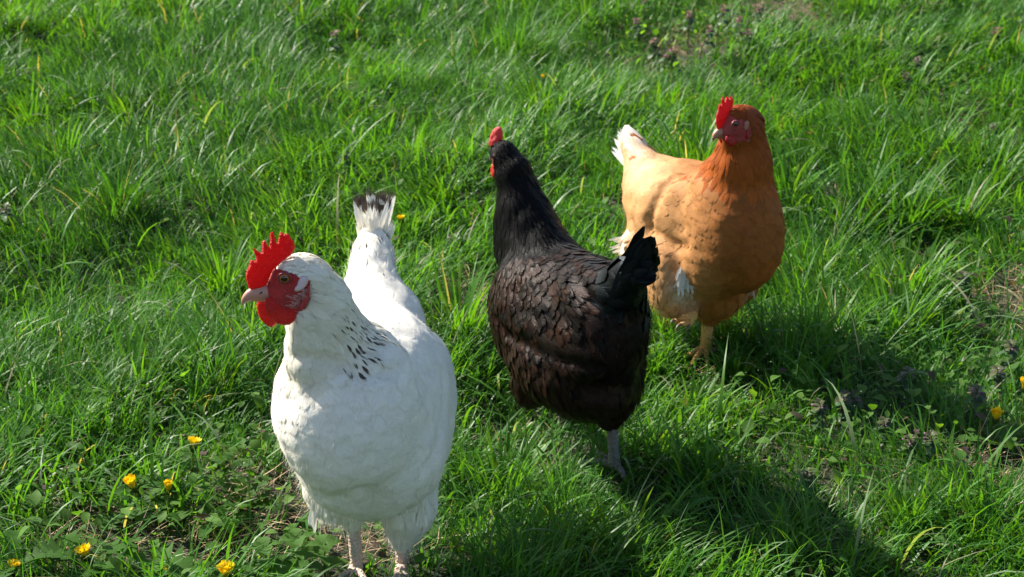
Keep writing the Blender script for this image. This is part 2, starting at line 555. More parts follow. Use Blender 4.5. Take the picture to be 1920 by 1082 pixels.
def thin(P, rad):
    """greedy spacing: keep a point only when no kept one is within its radius"""
    cs = float(rad.max()); grid = {}; keep = []
    K = np.floor(P / cs).astype(int)
    for i in range(len(P)):
        k = tuple(K[i]); ok = True; r2 = rad[i] ** 2; p = P[i]
        for dx in (-1, 0, 1):
            for dy in (-1, 0, 1):
                for dz in (-1, 0, 1):
                    for q in grid.get((k[0] + dx, k[1] + dy, k[2] + dz), ()):
                        e = P[q] - p
                        if e[0] * e[0] + e[1] * e[1] + e[2] * e[2] < r2: ok = False; break
                    if not ok: break
                if not ok: break
            if not ok: break
        if ok: grid.setdefault(k, []).append(i); keep.append(i)
    return np.array(keep)

def puff(name, outline, C, Nn, thick, rim, mat, parent, off, step=0.0022, bulge=None, jitter=0.0, rng=None):
    """a fleshy plate: the outline (world points on one plane) filled and rounded to its rim, with real thickness"""
    Nn = nrm(Nn); A = nrm(np.cross(Nn, (0.13, 0.2, 1.0))); B = np.cross(Nn, A)
    q = np.array([((p - C) @ A, (p - C) @ B) for p in outline])
    q2 = []
    for i in range(len(q)):
        a, b = q[i], q[(i + 1) % len(q)]; m = max(1, int(np.linalg.norm(b - a) / step))
        for t in range(m): q2.append(a + (b - a) * t / m)
    q2 = np.array(q2); n = len(q2)
    lo, hi = q2.min(0), q2.max(0)
    gx, gy = np.meshgrid(np.arange(lo[0], hi[0], step), np.arange(lo[1], hi[1], step))
    g = np.c_[gx.ravel(), gy.ravel()]
    def edge(p):
        a, b = q2, np.roll(q2, -1, 0); ab = b - a
        t = np.clip(((p[:, None] - a) * ab).sum(2) / np.maximum((ab * ab).sum(1), 1e-12), 0, 1)
        return np.linalg.norm(p[:, None] - (a + t[..., None] * ab), axis=2).min(1)
    ins = np.zeros(len(g), bool)
    for i in range(n):
        a, b = q2[i], q2[(i + 1) % n]
        cr = (a[1] > g[:, 1]) != (b[1] > g[:, 1])
        with np.errstate(divide='ignore', invalid='ignore'):
            xx = (b[0] - a[0]) * (g[:, 1] - a[1]) / (b[1] - a[1]) + a[0]
        ins ^= cr & (g[:, 0] < xx)
    g = g[ins]; g = g[edge(g) > step * 0.5]
    pts = [Vector(p) for p in q2] + [Vector(p) for p in g]
    vs, _, fs, _, _, _ = delaunay_2d_cdt(pts, [], [list(range(n))], 1, 1e-7)
    vs = np.array([tuple(v) for v in vs]); e = edge(vs)
    t = np.clip(e / rim, 0, 1); z = thick * np.sqrt(np.clip(1 - (1 - t) ** 2, 0, 1))
    if bulge is not None: z = z * (1 + bulge * np.clip(e / e.max(), 0, 1))
    if jitter: z = z * (1 + jitter * (vnoise(vs[:, 0] * 400, vs[:, 1] * 400, 5) - 0.5))
    base = C + vs[:, :1] * A + vs[:, 1:] * B
    V = np.concatenate([base + z[:, None] * Nn, base - (z[:, None] + 1e-5) * Nn])
    m = len(vs)
    F = [tuple(f) for f in fs] + [tuple(i + m for i in f)[::-1] for f in fs]
    o = mesh_obj(name, V - off, F, mat, parent)
    bm = bmesh.new(); bm.from_mesh(o.data)
    bmesh.ops.remove_doubles(bm, verts=bm.verts, dist=4e-5)
    bmesh.ops.recalc_face_normals(bm, faces=bm.faces)
    bm.to_mesh(o.data); bm.free()
    return o

def ball(name, c, out, r, cone, mats, parent, off, fl=1.0):
    """eye: iris and pupil are rings round the outward axis"""
    A = frame(out); nu, nv = 16, 20; V = []; F = []; mi = []
    for i in range(nu + 1):
        th = math.pi * i / nu
        for j in range(nv):
            ph = 2 * math.pi * j / nv
            V.append(c + r * (math.cos(th) * A[0] * fl + math.sin(th) * (math.cos(ph) * A[1] + math.sin(ph) * A[2])))
    for i in range(nu):
        for j in range(nv):
            F.append((i * nv + j, i * nv + (j + 1) % nv, (i + 1) * nv + (j + 1) % nv, (i + 1) * nv + j))
            th = math.pi * (i + 0.5) / nu
            mi.append(0 if th < cone[0] else (1 if th < cone[1] else 2))
    return mesh_obj(name, np.array(V) - off, F, None, parent, mats=mats, mat_idx=mi)
# ------------------------------------------------------------------ hens
def inside_poly(q, poly):
    ins = np.zeros(len(q), bool); n = len(poly)
    for i in range(n):
        a, b = poly[i], poly[(i + 1) % n]
        cr = (a[1] > q[:, 1]) != (b[1] > q[:, 1])
        with np.errstate(divide='ignore', invalid='ignore'):
            xx = (b[0] - a[0]) * (q[:, 1] - a[1]) / (b[1] - a[1]) + a[0]
        ins ^= cr & (q[:, 0] < xx)
    return ins

def leg_mesh(pts, rad, toes, claws, mat, claw_mat, parent, off, rng, color, k=12):
    """one leg: feathered hock to ankle, three toes forward and one behind; claws as sub-parts"""
    m = MB()
    m.tube(spline(pts, 22), np.interp(np.linspace(0, 1, 22), np.linspace(0, 1, len(rad)), rad), k, color, 0.05, rng)
    for t in toes:
        p = spline(t, 9)
        m.tube(p, np.interp(np.linspace(0, 1, 9), [0, .3, .6, 1], [.0052, .0046, .0040, .0028]), 8, color, 0.06, rng)
    o = m.build('leg', mat, parent, off)
    for t in toes:
        a, b = np.array(t[-2]), np.array(t[-1]); d = nrm(b - a)
        c = MB(); c.tube(spline([b, b + d * .006 + np.array([0, 0, -.001]), b + d * .012 + np.array([0, 0, -.006])], 6),
                         [.0025, .0023, .0019, .0015, .0010, .0004], 6, (1, 1, 1, 1))
        c.build('claw', claw_mat, o, off)
    return o

def toe_set(ankle, fwd, spread=0.55, length=0.055, z=0.004, curl=0.0):
    fwd = nrm(np.array([fwd[0], fwd[1], 0.0])); a = np.array(ankle)
    out = []
    for ang, L in ((0, 1.0), (spread, .8), (-spread, .8), (math.pi, .45)):
        c, s = math.cos(ang), math.sin(ang)
        d = np.array([fwd[0] * c - fwd[1] * s, fwd[0] * s + fwd[1] * c, 0])
        l = length * L
        g = a * 1.0
        e = np.array([a[0], a[1], z if not curl else a[2]]) + d * l
        if curl: e[2] = a[2] - curl * L
        mid = (a + e) / 2 + np.array([0, 0, 0.004])
        out.append([g, mid, e])
    return out

def make_hen(spec):
    rng = np.random.default_rng(spec['seed'])
    off = np.array(spec['foot'])
    root = empty('hen', tuple(off)); tag(root, spec['label'], 'hen')
    B = spec['body'].gridify(0.005)
    V, F = surface_nets(B.V, B.lo, B.h, -0.0015)
    mats = spec['mats']
    skinc = spec['under'](V)
    mesh_obj('body', V - off, F, mats['under'], root, {'Col': ('FLOAT_COLOR', np.c_[skinc, np.ones(len(V))])})
    # ---- face skin
    hc, hf = np.array(spec['head_c']), nrm(spec['head_f'])
    A = frame(hf)
    def hp(px, py, s=0.0):           # photo pixel -> point on the head's own mid plane, s metres to its right side
        return PL(px, py, hc + A[1] * s, A[1])
    poly = np.array([((hp(*p, spec['near_side'] * .017) - hc) @ A[0], (hp(*p, spec['near_side'] * .017) - hc) @ A[2]) for p in spec['face_poly']])
    def face_mask(P, grow=0.0):
        q = np.c_[(P - hc) @ A[0], (P - hc) @ A[2]]
        near = np.linalg.norm(P - hc, axis=1) < 0.05
        return inside_poly(q * (1 + grow), poly) & near
    h2 = 0.0016; lo = hc - 0.046
    n2 = int(0.092 / h2)
    ax = [lo[i] + np.arange(n2) * h2 for i in range(3)]
    gpt = np.stack(np.meshgrid(*ax, indexing='ij'), -1).reshape(-1, 3)
    V2, F2 = surface_nets(B.exact(gpt).reshape(n2, n2, n2), lo, h2, 0.0003)
    V2 = B.snap(V2, 0.0004, 0)
    keep = face_mask(V2[F2].mean(1)); F2 = F2[keep]
    used = np.unique(F2); rm = np.full(len(V2), -1); rm[used] = np.arange(len(used))
    V2 = V2[used]; F2 = rm[F2]
    # wrinkled, slightly swollen skin
    nn = B.n(V2); w = (vnoise(V2 @ A[0] * 420, V2 @ A[2] * 260, 9) - 0.5) * 0.0012
    V2 = V2 + nn * w[:, None]
    cf = np.tile(spec['face_col'], (len(V2), 1)) * (0.8 + 0.4 * vnoise(V2 @ A[0] * 250, V2 @ A[2] * 250, 19))[:, None]
    mesh_obj('face', V2 - off, F2, mats['face'], root, {'Col': ('FLOAT_COLOR', np.c_[cf, np.ones(len(V2))])})
    # ---- feathers
    P = sample_surface(V, F, spec.get('cand', 60000), rng)
    P = B.snap(P, 0.0, 1)
    if 'clip' in spec: P = P[spec['clip'](P)]
    P = P[~face_mask(P, 0.03)]
    D = B.dists(P); reg = np.array([p[1] for p in B.p])
    jit = D + rng.normal(0, 0.003, D.shape); idx = jit.argmin(1); who = reg[idx]
    st = spec['style']
    rad = np.array([st[r]['gap'] for r in who])
    k = thin(P, rad); P, D, who, idx = P[k], D[k], who[k], idx[k]
    wgt = np.exp(-(D - D.min(1)[:, None]) / 0.018)
    flow = nrm(wgt @ np.array([p[6] for p in B.p]))
    flow = nrm(flow + rng.normal(0, 0.10, flow.shape))
    parts = {}
    for r in sorted(set(who)):
        s = st[r]
        for j in (np.unique(idx[who == r]) if r == 'wing' else [None]):      # each wing is a part of its own
            m = (who == r) if j is None else (idx == j)
            n = int(m.sum())
            key = s['part'] if j is None or ('wing' not in parts) else 'wing#far'
            pl = parts.setdefault(key, Plumes())
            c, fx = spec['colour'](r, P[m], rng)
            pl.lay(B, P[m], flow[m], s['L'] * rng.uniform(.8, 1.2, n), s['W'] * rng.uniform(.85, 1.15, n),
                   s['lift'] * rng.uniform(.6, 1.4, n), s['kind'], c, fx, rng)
    if 'extra' in spec: spec['extra'](B, parts, rng, hp, A)
    for nm, pl in parts.items():
        pl.build(nm.split('#')[0], mats[nm.split('#')[0]] if nm.split('#')[0] in mats else mats['plume'], root, off)
    # ---- down: loose barbs
    for (reg_names, n, L, hw, up, colr) in spec['fluff']:
        Q = sample_surface(V, F, n * 6, rng); D = B.dists(Q); own = reg[D.argmin(1)]
        Q = Q[np.isin(own, reg_names)][:n]
        Q = Q[~face_mask(Q, 0.02)]
        if not len(Q): continue
        Dq = B.dists(Q); wq = np.exp(-(Dq - Dq.min(1)[:, None]) / 0.018)
        fl = nrm(wq @ np.array([p[6] for p in B.p]))
        nnq = B.n(Q); d = nrm(fl + nnq * up + rng.normal(0, 0.25, Q.shape))
        c = spec['colour'](reg_names[0], Q, rng)[0] * colr
        hv, hf_, hcx = hairs(Q, d, L * rng.uniform(.5, 1.2, len(Q)), np.full(len(Q), hw), rng, c)
        mesh_obj('down', hv - off, hf_, mats['down'], root, {'Col': ('FLOAT_COLOR', hcx)})
    if 'bristle' in spec:      # short pale bristles growing over the red cheek
        n, spots_, bc = spec['bristle']; Q = []
        for bx, by, br in spots_:
            for _ in range(n // len(spots_)):
                x_, y_ = bx + rng.normal(0, br * .5), by + rng.normal(0, br * .42)
                p_ = hp(x_, y_, spec['near_side'] * .020); Q.append(p_)
        Q = B.snap(np.array(Q), .0012, 3)
        d = np.tile(-A[0] * 1.0 - A[2] * .25, (len(Q), 1)) + B.n(Q) * .25 + rng.normal(0, .2, Q.shape)
        hv, hf_, hcx = hairs(Q, d, rng.uniform(.004, .009, len(Q)), np.full(len(Q), .00022), rng, np.tile(bc, (len(Q), 1)))
        mesh_obj('bristles', hv - off, hf_, mats['down'], root, {'Col': ('FLOAT_COLOR', hcx)})
    # ---- head furniture
    for o_ in spec['plates']:
        pts = [hp(*p, o_.get('s', 0.0)) for p in o_['pts']]
        Cc = np.mean(pts, 0); Nn = A[1] + A[0] * o_.get('yaw', 0) + A[2] * o_.get('pitch', 0)
        if 'surf' in o_:                  # lies on the cheek: find where the body surface is behind the plate's middle
            mid = np.mean(np.array(o_['pts']), 0); d = nrm(ray(*mid)); o3 = np.array([0, 0, CAM_H])
            ts = np.linalg.norm(hc - o3) + np.arange(-.05, .04, .0005)
            dd = B.exact(o3 + ts[:, None] * d); hit = ts[np.argmax(dd < 0)] if (dd < 0).any() else ts[np.argmin(dd)]
            Cc = o3 + d * (hit - o_['surf']); pts = [PL(p[0], p[1], Cc, nrm(Nn)) for p in o_['pts']]
        elif o_.get('yaw') or o_.get('pitch'):
            Nn = nrm(Nn); pts = [PL(p[0], p[1], Cc, Nn) for p in o_['pts']]
        puff(o_['name'], pts, Cc, Nn, o_['t'], o_['rim'], mats[o_['mat']], root, off, step=o_.get('step', 0.0018), jitter=0.35)
    bk = MB()
    for (pts, rad_, sq) in spec['beak']:
        c = spline([hp(*p) for p in pts], 14); r = np.interp(np.linspace(0, 1, 14), np.linspace(0, 1, len(rad_)), rad_)
        n0 = bk.n; bk.tube(c, r, 14, (1, 1, 1, 1))
        vv = bk.v[-1]; cc = np.repeat(c, 14, 0); dlt = vv - cc
        bk.v[-1] = vv - np.outer(dlt @ A[1] * (1 - sq), A[1])
    bo = bk.build('beak', mats['beak'], root, off)
    ns = MB(); 
    a, b = [hp(*p) for p in spec['nostril']]
    side = spec['near_side']
    sq0 = spec['beak'][0][1][1] * spec['beak'][0][2]
    ns.tube(spline([a + A[1] * side * sq0, (a + b) / 2 + A[1] * side * sq0 * 1.0, b + A[1] * side * sq0], 5), [.0004, .0008, .0009, .0008, .0004], 6, (1, 1, 1, 1))
    ns.build('nostril', mats['pupil'], bo, off)
    for sd in (1, -1):
        e = hp(*spec['eye']); lo_, hi_ = 0.0, 0.04
        for _ in range(24):
            mid = (lo_ + hi_) / 2
            if B.exact((e + A[1] * sd * mid)[None])[0] < 0: lo_ = mid
            else: hi_ = mid
        ew = e + A[1] * sd * lo_
        if sd == side:   # keep the near eye on its photo pixel
            px, py = spec['eye']; ew = PL(px, py, ew, A[1])
        outw = nrm(A[1] * sd + A[0] * 0.25)
        r = spec.get('eye_r', 0.0048)
        eo = ball('eye', ew - outw * r * 0.45, outw, r, (0.50, 0.95), [mats['pupil'], mats['iris'], mats['lid']], root, off)
        lid = MB(); ang = np.linspace(0, 2 * math.pi, 25)
        fr = frame(outw)
        ring = ew + outw * r * 0.10 + (np.cos(ang)[:, None] * fr[1] * r * 1.02 + np.sin(ang)[:, None] * fr[2] * r * 0.86)
        lid.tube(ring, np.full(25, r * 0.24), 8, (1, 1, 1, 1), cap=False)
        lid.build('eyelid', mats['lid'], eo, off)
    for lg in spec['legs']:
        leg_mesh(lg['pts'], lg['rad'], lg['toes'], None, mats['leg'], mats['claw'], root, off, rng, lg.get('col', (1, 1, 1, 1)))
    return root, B

FEET = [(G(668, 1082)[0], G(668, 1082)[1]), (G(752, 1092)[0], G(752, 1092)[1]),
        (G(1152, 888)[0], G(1152, 888)[1]), (G(1322, 668)[0], G(1322, 668)[1])]

M_pupil = plain_mat('pupil', (0.004, 0.003, 0.003), 0.06, 0.8)
M_claw = plain_mat('claw', (.13, .09, .055), 0.5)

def rgb(*c): return np.array(c, float)

# ================================================================== the white hen
def build_white():
    b = Body(0.0048)
    b.ell('back', W(697, 745, 1.88), (-0.10, -1, -0.02), (.150, .082, .086), (0.06, 1, -0.25))
    b.ell('breast', W(652, 762, 1.80), (0, -.35, -1), (.094, .080, .076), (0.0, 0.15, -1))
    b.ell('breast', W(692, 838, 1.83), (0, -.2, -1), (.080, .085, .080), (0.0, 0.3, -1))
    b.ell('wing', W(808, 770, 1.92), (-0.06, -1, 0.02), (.105, .026, .074), (0.10, 1, -0.35))
    b.ell('wing', W(566, 735, 1.93), (-0.10, -1, 0.05), (.095, .022, .058), (0.0, 1, -0.35))
    b.ell('rump', W(706, 628, 2.02), (0, -1, -.2), (.085, .060, .060), (0, 1, 0.35))
    b.cone('tail', W(698, 560, 2.05), W(699, 480, 2.10), .037, .023, (0, .35, 1))
    b.cone('tail', W(699, 480, 2.10), W(700, 425, 2.13), .023, .016, (0, .25, 1))
    b.cone('neck', W(650, 678, 1.815), W(614, 628, 1.795), .044, .039, (.38, .42, -.8))
    b.cone('neck', W(614, 628, 1.795), W(599, 570, 1.775), .039, .031, (.32, .38, -.85))
    b.cone('neck', W(600, 570, 1.775), W(576, 520, 1.76), .031, .0225, (.55, .3, -.6))
    b.cone('throat', W(588, 668, 1.775), W(572, 590, 1.757), .032, .018, (.02, -.05, -1))
    b.cone('head', W(575, 518, 1.76), W(545, 512, 1.752), .0215, .0185, (.9, .3, -.15))
    b.cone('head', W(545, 520, 1.752), W(514, 543, 1.743), .0170, .0095, (.9, .3, .1))
    b.cone('cheek', W(556, 545, 1.752), W(530, 562, 1.745), .0165, .012, (.8, .3, -.35))
    b.ell('thigh', W(764, 912, 1.87), (0, -.1, -1), (.060, .033, .040), (0, .1, -1))
    b.cone('shin', W(762, 955, 1.87), W(753, 1014, 1.872), .030, .0135, (0, 0, -1))
    b.ell('thigh', W(622, 892, 1.865), (.1, -.1, -1), (.050, .034, .040), (.1, .1, -1))
    b.cone('shin', W(650, 940, 1.865), W(661, 974, 1.867), .028, .014, (0, 0, -1))
    b.gr = [b.fold([(829, 700), (830, 757), (826, 793), (821, 830), (806, 868)], .0060, .0070),
            b.fold([(560, 668), (611, 676), (645, 690), (690, 705), (735, 700)], .0045, .0065),
            b.fold([(536, 640), (530, 655), (545, 668)], .0035, .006), b.fold([(640, 930), (690, 915), (700, 960)], .005, .008)]
    cream, white = rgb(.82, .765, .64), rgb(.87, .825, .725)
    fl = lambda P: vnoise(P[:, 0] * 30 + P[:, 1] * 20, P[:, 2] * 30, 77)
    def colour(r, P, rng):
        n = len(P)
        c = np.tile(white, (n, 1)); fx = np.zeros((n, 3))
        if r in ('neck', 'throat', 'head', 'cheek'): c = np.tile(rgb(.83, .775, .645), (n, 1))
        if r == 'neck':
            px, py = project(P)
            # dark streaks only on the lower nape and the side of the hackle
            amt = sstep(515, 600, py) * sstep(0.0, 30.0, (px - 600) - (py - 560) * 0.20)
            on = rng.random(n) < amt * 0.8
            fx[:, 0] = np.where(on, rng.uniform(.05, .62, n) * sstep(530, 650, py) + .22, 0)
        if r in ('breast', 'thigh', 'shin', 'belly'):
            t = (0.45 * fl(P) * sstep(.30, .16, P[:, 2]))[:, None]
            c = c * (1 - t) + rgb(.76, .68, .54) * t
        if r == 'tail':
            on = (rng.random(n) < .05); fx[:, 0] = np.where(on, .4, 0)
        return c * rng.uniform(.95, 1.03, (n, 1)), fx
    hc = W(548, 520, 1.752); hf = (-.93, -.30, -.16)
    wh = feather_mat('white_feather', 0.65, 0.2, 0.05, 0.22, (.085, .062, .048, 1), 0.4, fringe=0.6)
    mats = dict(plume=wh, tail=wh, wing=wh,
                under=skin_mat('white_down', (.80, .77, .70, 1), 0.8, vcol=True, dark=(.74, .69, .60, 1), bump=0.1),
                face=skin_mat('red_face', (.5, .03, .03, 1), 0.5, 0.15, 900, 0.8, 0.4, (.24, .03, .03, 1), vcol=True),
                comb=skin_mat('red_comb', (.74, .012, .010, 1), 0.50, 0.15, 620, 0.9, 0.5, (.46, .008, .008, 1), trans=0.45),
                wattle=skin_mat('red_wattle', (.70, .010, .008, 1), 0.45, 0.15, 600, 0.6, 0.4, (.42, .01, .01, 1), trans=0.30),
                lobe=skin_mat('pale_lobe', (.62, .50, .50, 1), 0.6, 0.1, 900, 0.3, 0.3, (.55, .30, .30, 1)),
                lobe_red=skin_mat('red_lobe', (.38, .02, .02, 1), 0.5, 0.2, 700, 0.4, 0.3, (.2, .01, .01, 1)),
                beak=skin_mat('horn_beak', (.50, .23, .16, 1), 0.35, 0.1, 120, 0.1, 0.5, (.40, .20, .15, 1)),
                iris=plain_mat('amber_iris', (.50, .13, .012), 0.3, 0.4), pupil=M_pupil,
                lid=skin_mat('red_lid', (.22, .03, .03, 1), 0.5, 0, 900, .4, .3, (.1, .02, .02, 1)),
                leg=skin_mat('pink_shank', (.58, .42, .34, 1), 0.55, 0.1, 330, 0.9, 0.55, (.50, .40, .33, 1)),
                claw=M_claw, down=leaf_mat('white_barbs', 0.7, 0.35, 0.1, (1, 1, 1)))
    style = dict(back=dict(L=.034, W=.024, lift=.0019, gap=.0082, kind='round', part='plumage'),
                 breast=dict(L=.030, W=.021, lift=.0018, gap=.0070, kind='round', part='plumage'),
                 rump=dict(L=.038, W=.024, lift=.0020, gap=.0084, kind='round', part='plumage'),
                 wing=dict(L=.034, W=.020, lift=.0036, gap=.0090, kind='round', part='wing'),
                 tail=dict(L=.028, W=.012, lift=.0030, gap=.0066, kind='hackle', part='tail'),
                 neck=dict(L=.034, W=.0098, lift=.0022, gap=.0045, kind='hackle', part='neck_hackle'),
                 throat=dict(L=.022, W=.010, lift=.0014, gap=.0050, kind='round', part='neck_hackle'),
                 head=dict(L=.011, W=.0042, lift=.0006, gap=.0028, kind='hackle', part='neck_hackle'),
                 cheek=dict(L=.010, W=.0045, lift=.0008, gap=.0030, kind='hackle', part='neck_hackle'),
                 thigh=dict(L=.032, W=.018, lift=.0042, gap=.0082, kind='round', part='plumage'),
                 shin=dict(L=.022, W=.010, lift=.0030, gap=.0056, kind='hackle', part='plumage'))
    def extra(B, parts, rng, hp, A):
        T = parts['tail']
        # stiff tail feathers with black brown tips, standing up in a narrow block
        n = 12; t = np.linspace(-1, 1, n)
        root = np.array([W(703 + 13 * a, 450, 2.125 + .02 * abs(a)) for a in t])
        d = np.array([[.22 * a, .10 + .05 * rng.random(), 1] for a in t])
        L = .066 + rng.uniform(-.012, .010, n)
        fx = np.c_[np.zeros(n), np.zeros(n), rng.uniform(.38, .66, n)]
        T.free(root, d, np.tile([0.0, -1.0, 0.1], (n, 1)) + rng.normal(0, .15, (n, 3)), L, rng.uniform(.013, .017, n), rng.uniform(-.1, .1, n), 'flight', np.tile(white, (n, 1)), fx, rng)
        # white coverts over them
        n = 60; a = rng.uniform(-1, 1, n)
        root = np.array([W(701 + 19 * q, 460 + rng.uniform(-25, 20), 2.105 + .015 * abs(q)) for q in a])
        d = np.c_[.28 * a + rng.normal(0, .10, n), rng.uniform(-.12, .1, n), np.ones(n)]
        T.free(root, d, np.tile([0.0, -1.0, 0.2], (n, 1)), rng.uniform(.026, .044, n), rng.uniform(.004, .008, n), rng.uniform(.1, .5, n), 'hackle', np.tile(white, (n, 1)), np.zeros((n, 3)), rng)
        # a few dark lower tail feathers peeping out on the right
        n = 4
        root = np.array([W(718 + 2 * i, 474 + 5 * i, 2.118) for i in range(n)])
        T.free(root, np.array([[.8, .2, .25 - .25 * i] for i in range(n)]), np.tile([0., -1, .2], (n, 1)), np.full(n, .016), np.full(n, .009), np.full(n, .1), 'round', np.tile(white, (n, 1)), np.tile([0, 0, .8], (n, 1)), rng)
        # wisps standing off at the wing and the thighs
        Pm = parts['plumage']; n = 12
        root = np.array([W(829 + rng.uniform(-4, 3), 705 + rng.uniform(-8, 22), 1.95) for _ in range(n)])
        Pm.free(root, np.c_[rng.uniform(.1, .8, n), np.full(n, .4), rng.uniform(-.6, .5, n)], np.tile([0., -1, 0], (n, 1)), rng.uniform(.009, .017, n), np.full(n, .003), np.full(n, .3), 'hackle', np.tile(white, (n, 1)), np.zeros((n, 3)), rng)
        for (x, y, Y, k) in ((777, 945, 1.835, 16), (607, 958, 1.84, 14), (700, 925, 1.80, 18), (640, 925, 1.80, 18)):
            root = np.array([W(x + rng.uniform(-22, 22), y + rng.uniform(-28, 10), Y) for _ in range(k)])
            Pm.free(root, np.c_[rng.normal(0, .25, k), rng.uniform(-.25, .1, k), -np.ones(k)], np.tile([0., -1, 0], (k, 1)), rng.uniform(.018, .032, k), rng.uniform(.004, .008, k), rng.uniform(-.3, .4, k), 'hackle', np.tile(white * .97, (k, 1)), np.zeros((k, 3)), rng)
    an1, an2 = np.array([FEET[0][0], FEET[0][1], .012]), np.array([FEET[1][0], FEET[1][1], .012])
    spec = dict(seed=11, foot=(np.mean([FEET[0][0], FEET[1][0]]), np.mean([FEET[0][1], FEET[1][1]]), 0),
                label='large white hen with black flecked neck and upright red comb, nearest the camera', body=b, mats=mats,
                under=lambda V: np.tile(cream * .97, (len(V), 1)), head_c=hc, head_f=hf, near_side=-1 if frame(hf)[1][1] > 0 else 1,
                face_poly=[(499, 523), (505, 515), (519, 517), (527, 512), (548, 512), (562, 518), (574, 519), (580, 524), (582, 560), (573, 582), (556, 594), (520, 588), (495, 568), (480, 556), (478, 540)],
                face_col=rgb(.56, .020, .020), colour=colour, style=style, extra=extra,
                fluff=[(['breast'], 2200, .016, .00022, .35, 1.0), (['thigh', 'shin'], 2600, .020, .00022, .45, .98),
                       (['back', 'rump', 'wing'], 2600, .014, .0002, .25, 1.0), (['tail'], 900, .022, .00025, .5, 1.0), (['neck', 'throat'], 2600, .014, .00018, .12, 1.0),
                       (['cheek'], 300, .009, .00012, .15, 1.0)],
                bristle=(200, [(554, 562, 24), (570, 550, 14)], rgb(.66, .50, .46)),
                plates=[
                    dict(name='comb', mat='comb', t=.0032, rim=.006, pts=[(465, 538), (461, 521), (462, 508), (464, 503), (466, 500), (468, 490), (471, 487), (479, 490), (480, 483), (477, 474), (474, 466), (476, 465), (482, 470), (489, 474), (491, 470), (491, 455), (494, 450), (498, 452), (502, 461), (505, 464), (506, 450), (507, 437), (510, 434), (513, 437), (516, 449), (519, 457), (522, 447), (524, 437), (528, 434), (531, 438), (531, 443), (534, 438), (540, 438), (544, 443), (546, 448), (551, 452), (553, 462), (551, 471), (546, 478), (538, 484), (530, 492), (512, 506), (505, 520), (500, 535), (488, 547), (474, 548)]),
                    dict(name='wattle', mat='wattle', t=.0038, rim=.012, surf=.002, yaw=.10, pts=[(498, 560), (497, 575), (499, 586), (504, 595), (512, 602), (522, 608), (533, 610), (543, 609), (552, 602), (558, 592), (560, 580), (556, 570), (545, 563), (525, 558), (510, 556)]),
                    dict(name='wattle', mat='wattle', t=.0034, rim=.012, s=.008, yaw=-.35, pts=[(484, 560), (481, 572), (483, 585), (487, 596), (494, 605), (503, 612), (510, 614), (518, 609), (520, 595), (515, 575), (503, 560)]),
                    dict(name='ear_lobe', mat='lobe', t=.0030, rim=.006, surf=.0005, pts=[(562, 522), (567, 518), (575, 518), (579, 524), (577, 532), (570, 541), (562, 546), (555, 548), (552, 543), (556, 533)]),
                    dict(name='ear_lobe', mat='lobe_red', t=.0030, rim=.005, surf=.0012, pts=[(577, 535), (581, 534), (582, 545), (580, 560), (575, 573), (566, 582), (560, 583), (559, 577), (565, 566), (570, 552), (572, 542)])],
                beak=[([(508, 549), (486, 549), (470, 553), (459, 562), (454, 572)], [.0092, .0082, .0064, .0038, .0006], .75),
                      ([(506, 560), (484, 559), (466, 564)], [.0040, .0034, .0010], .9)],
                nostril=[(484, 546), (490, 543)], eye=(533, 521), eye_r=.0060,
                legs=[dict(pts=[W(660, 955, 1.868), W(664, 1000, 1.868), W(668, 1050, 1.867), an1], rad=[.0095, .0078, .0072, .0082], toes=toe_set(an1, (-.1, -1))),
                      dict(pts=[W(752, 985, 1.874), W(754, 1030, 1.872), W(753, 1060, 1.870), an2], rad=[.0095, .0076, .0070, .0082], toes=toe_set(an2, (.1, -1)))])
    # plates sit on the near side of the head, whichever sign that is
    for p in spec['plates']: p['s'] = p.get('s', 0) * (-spec['near_side'])
    return make_hen(spec)

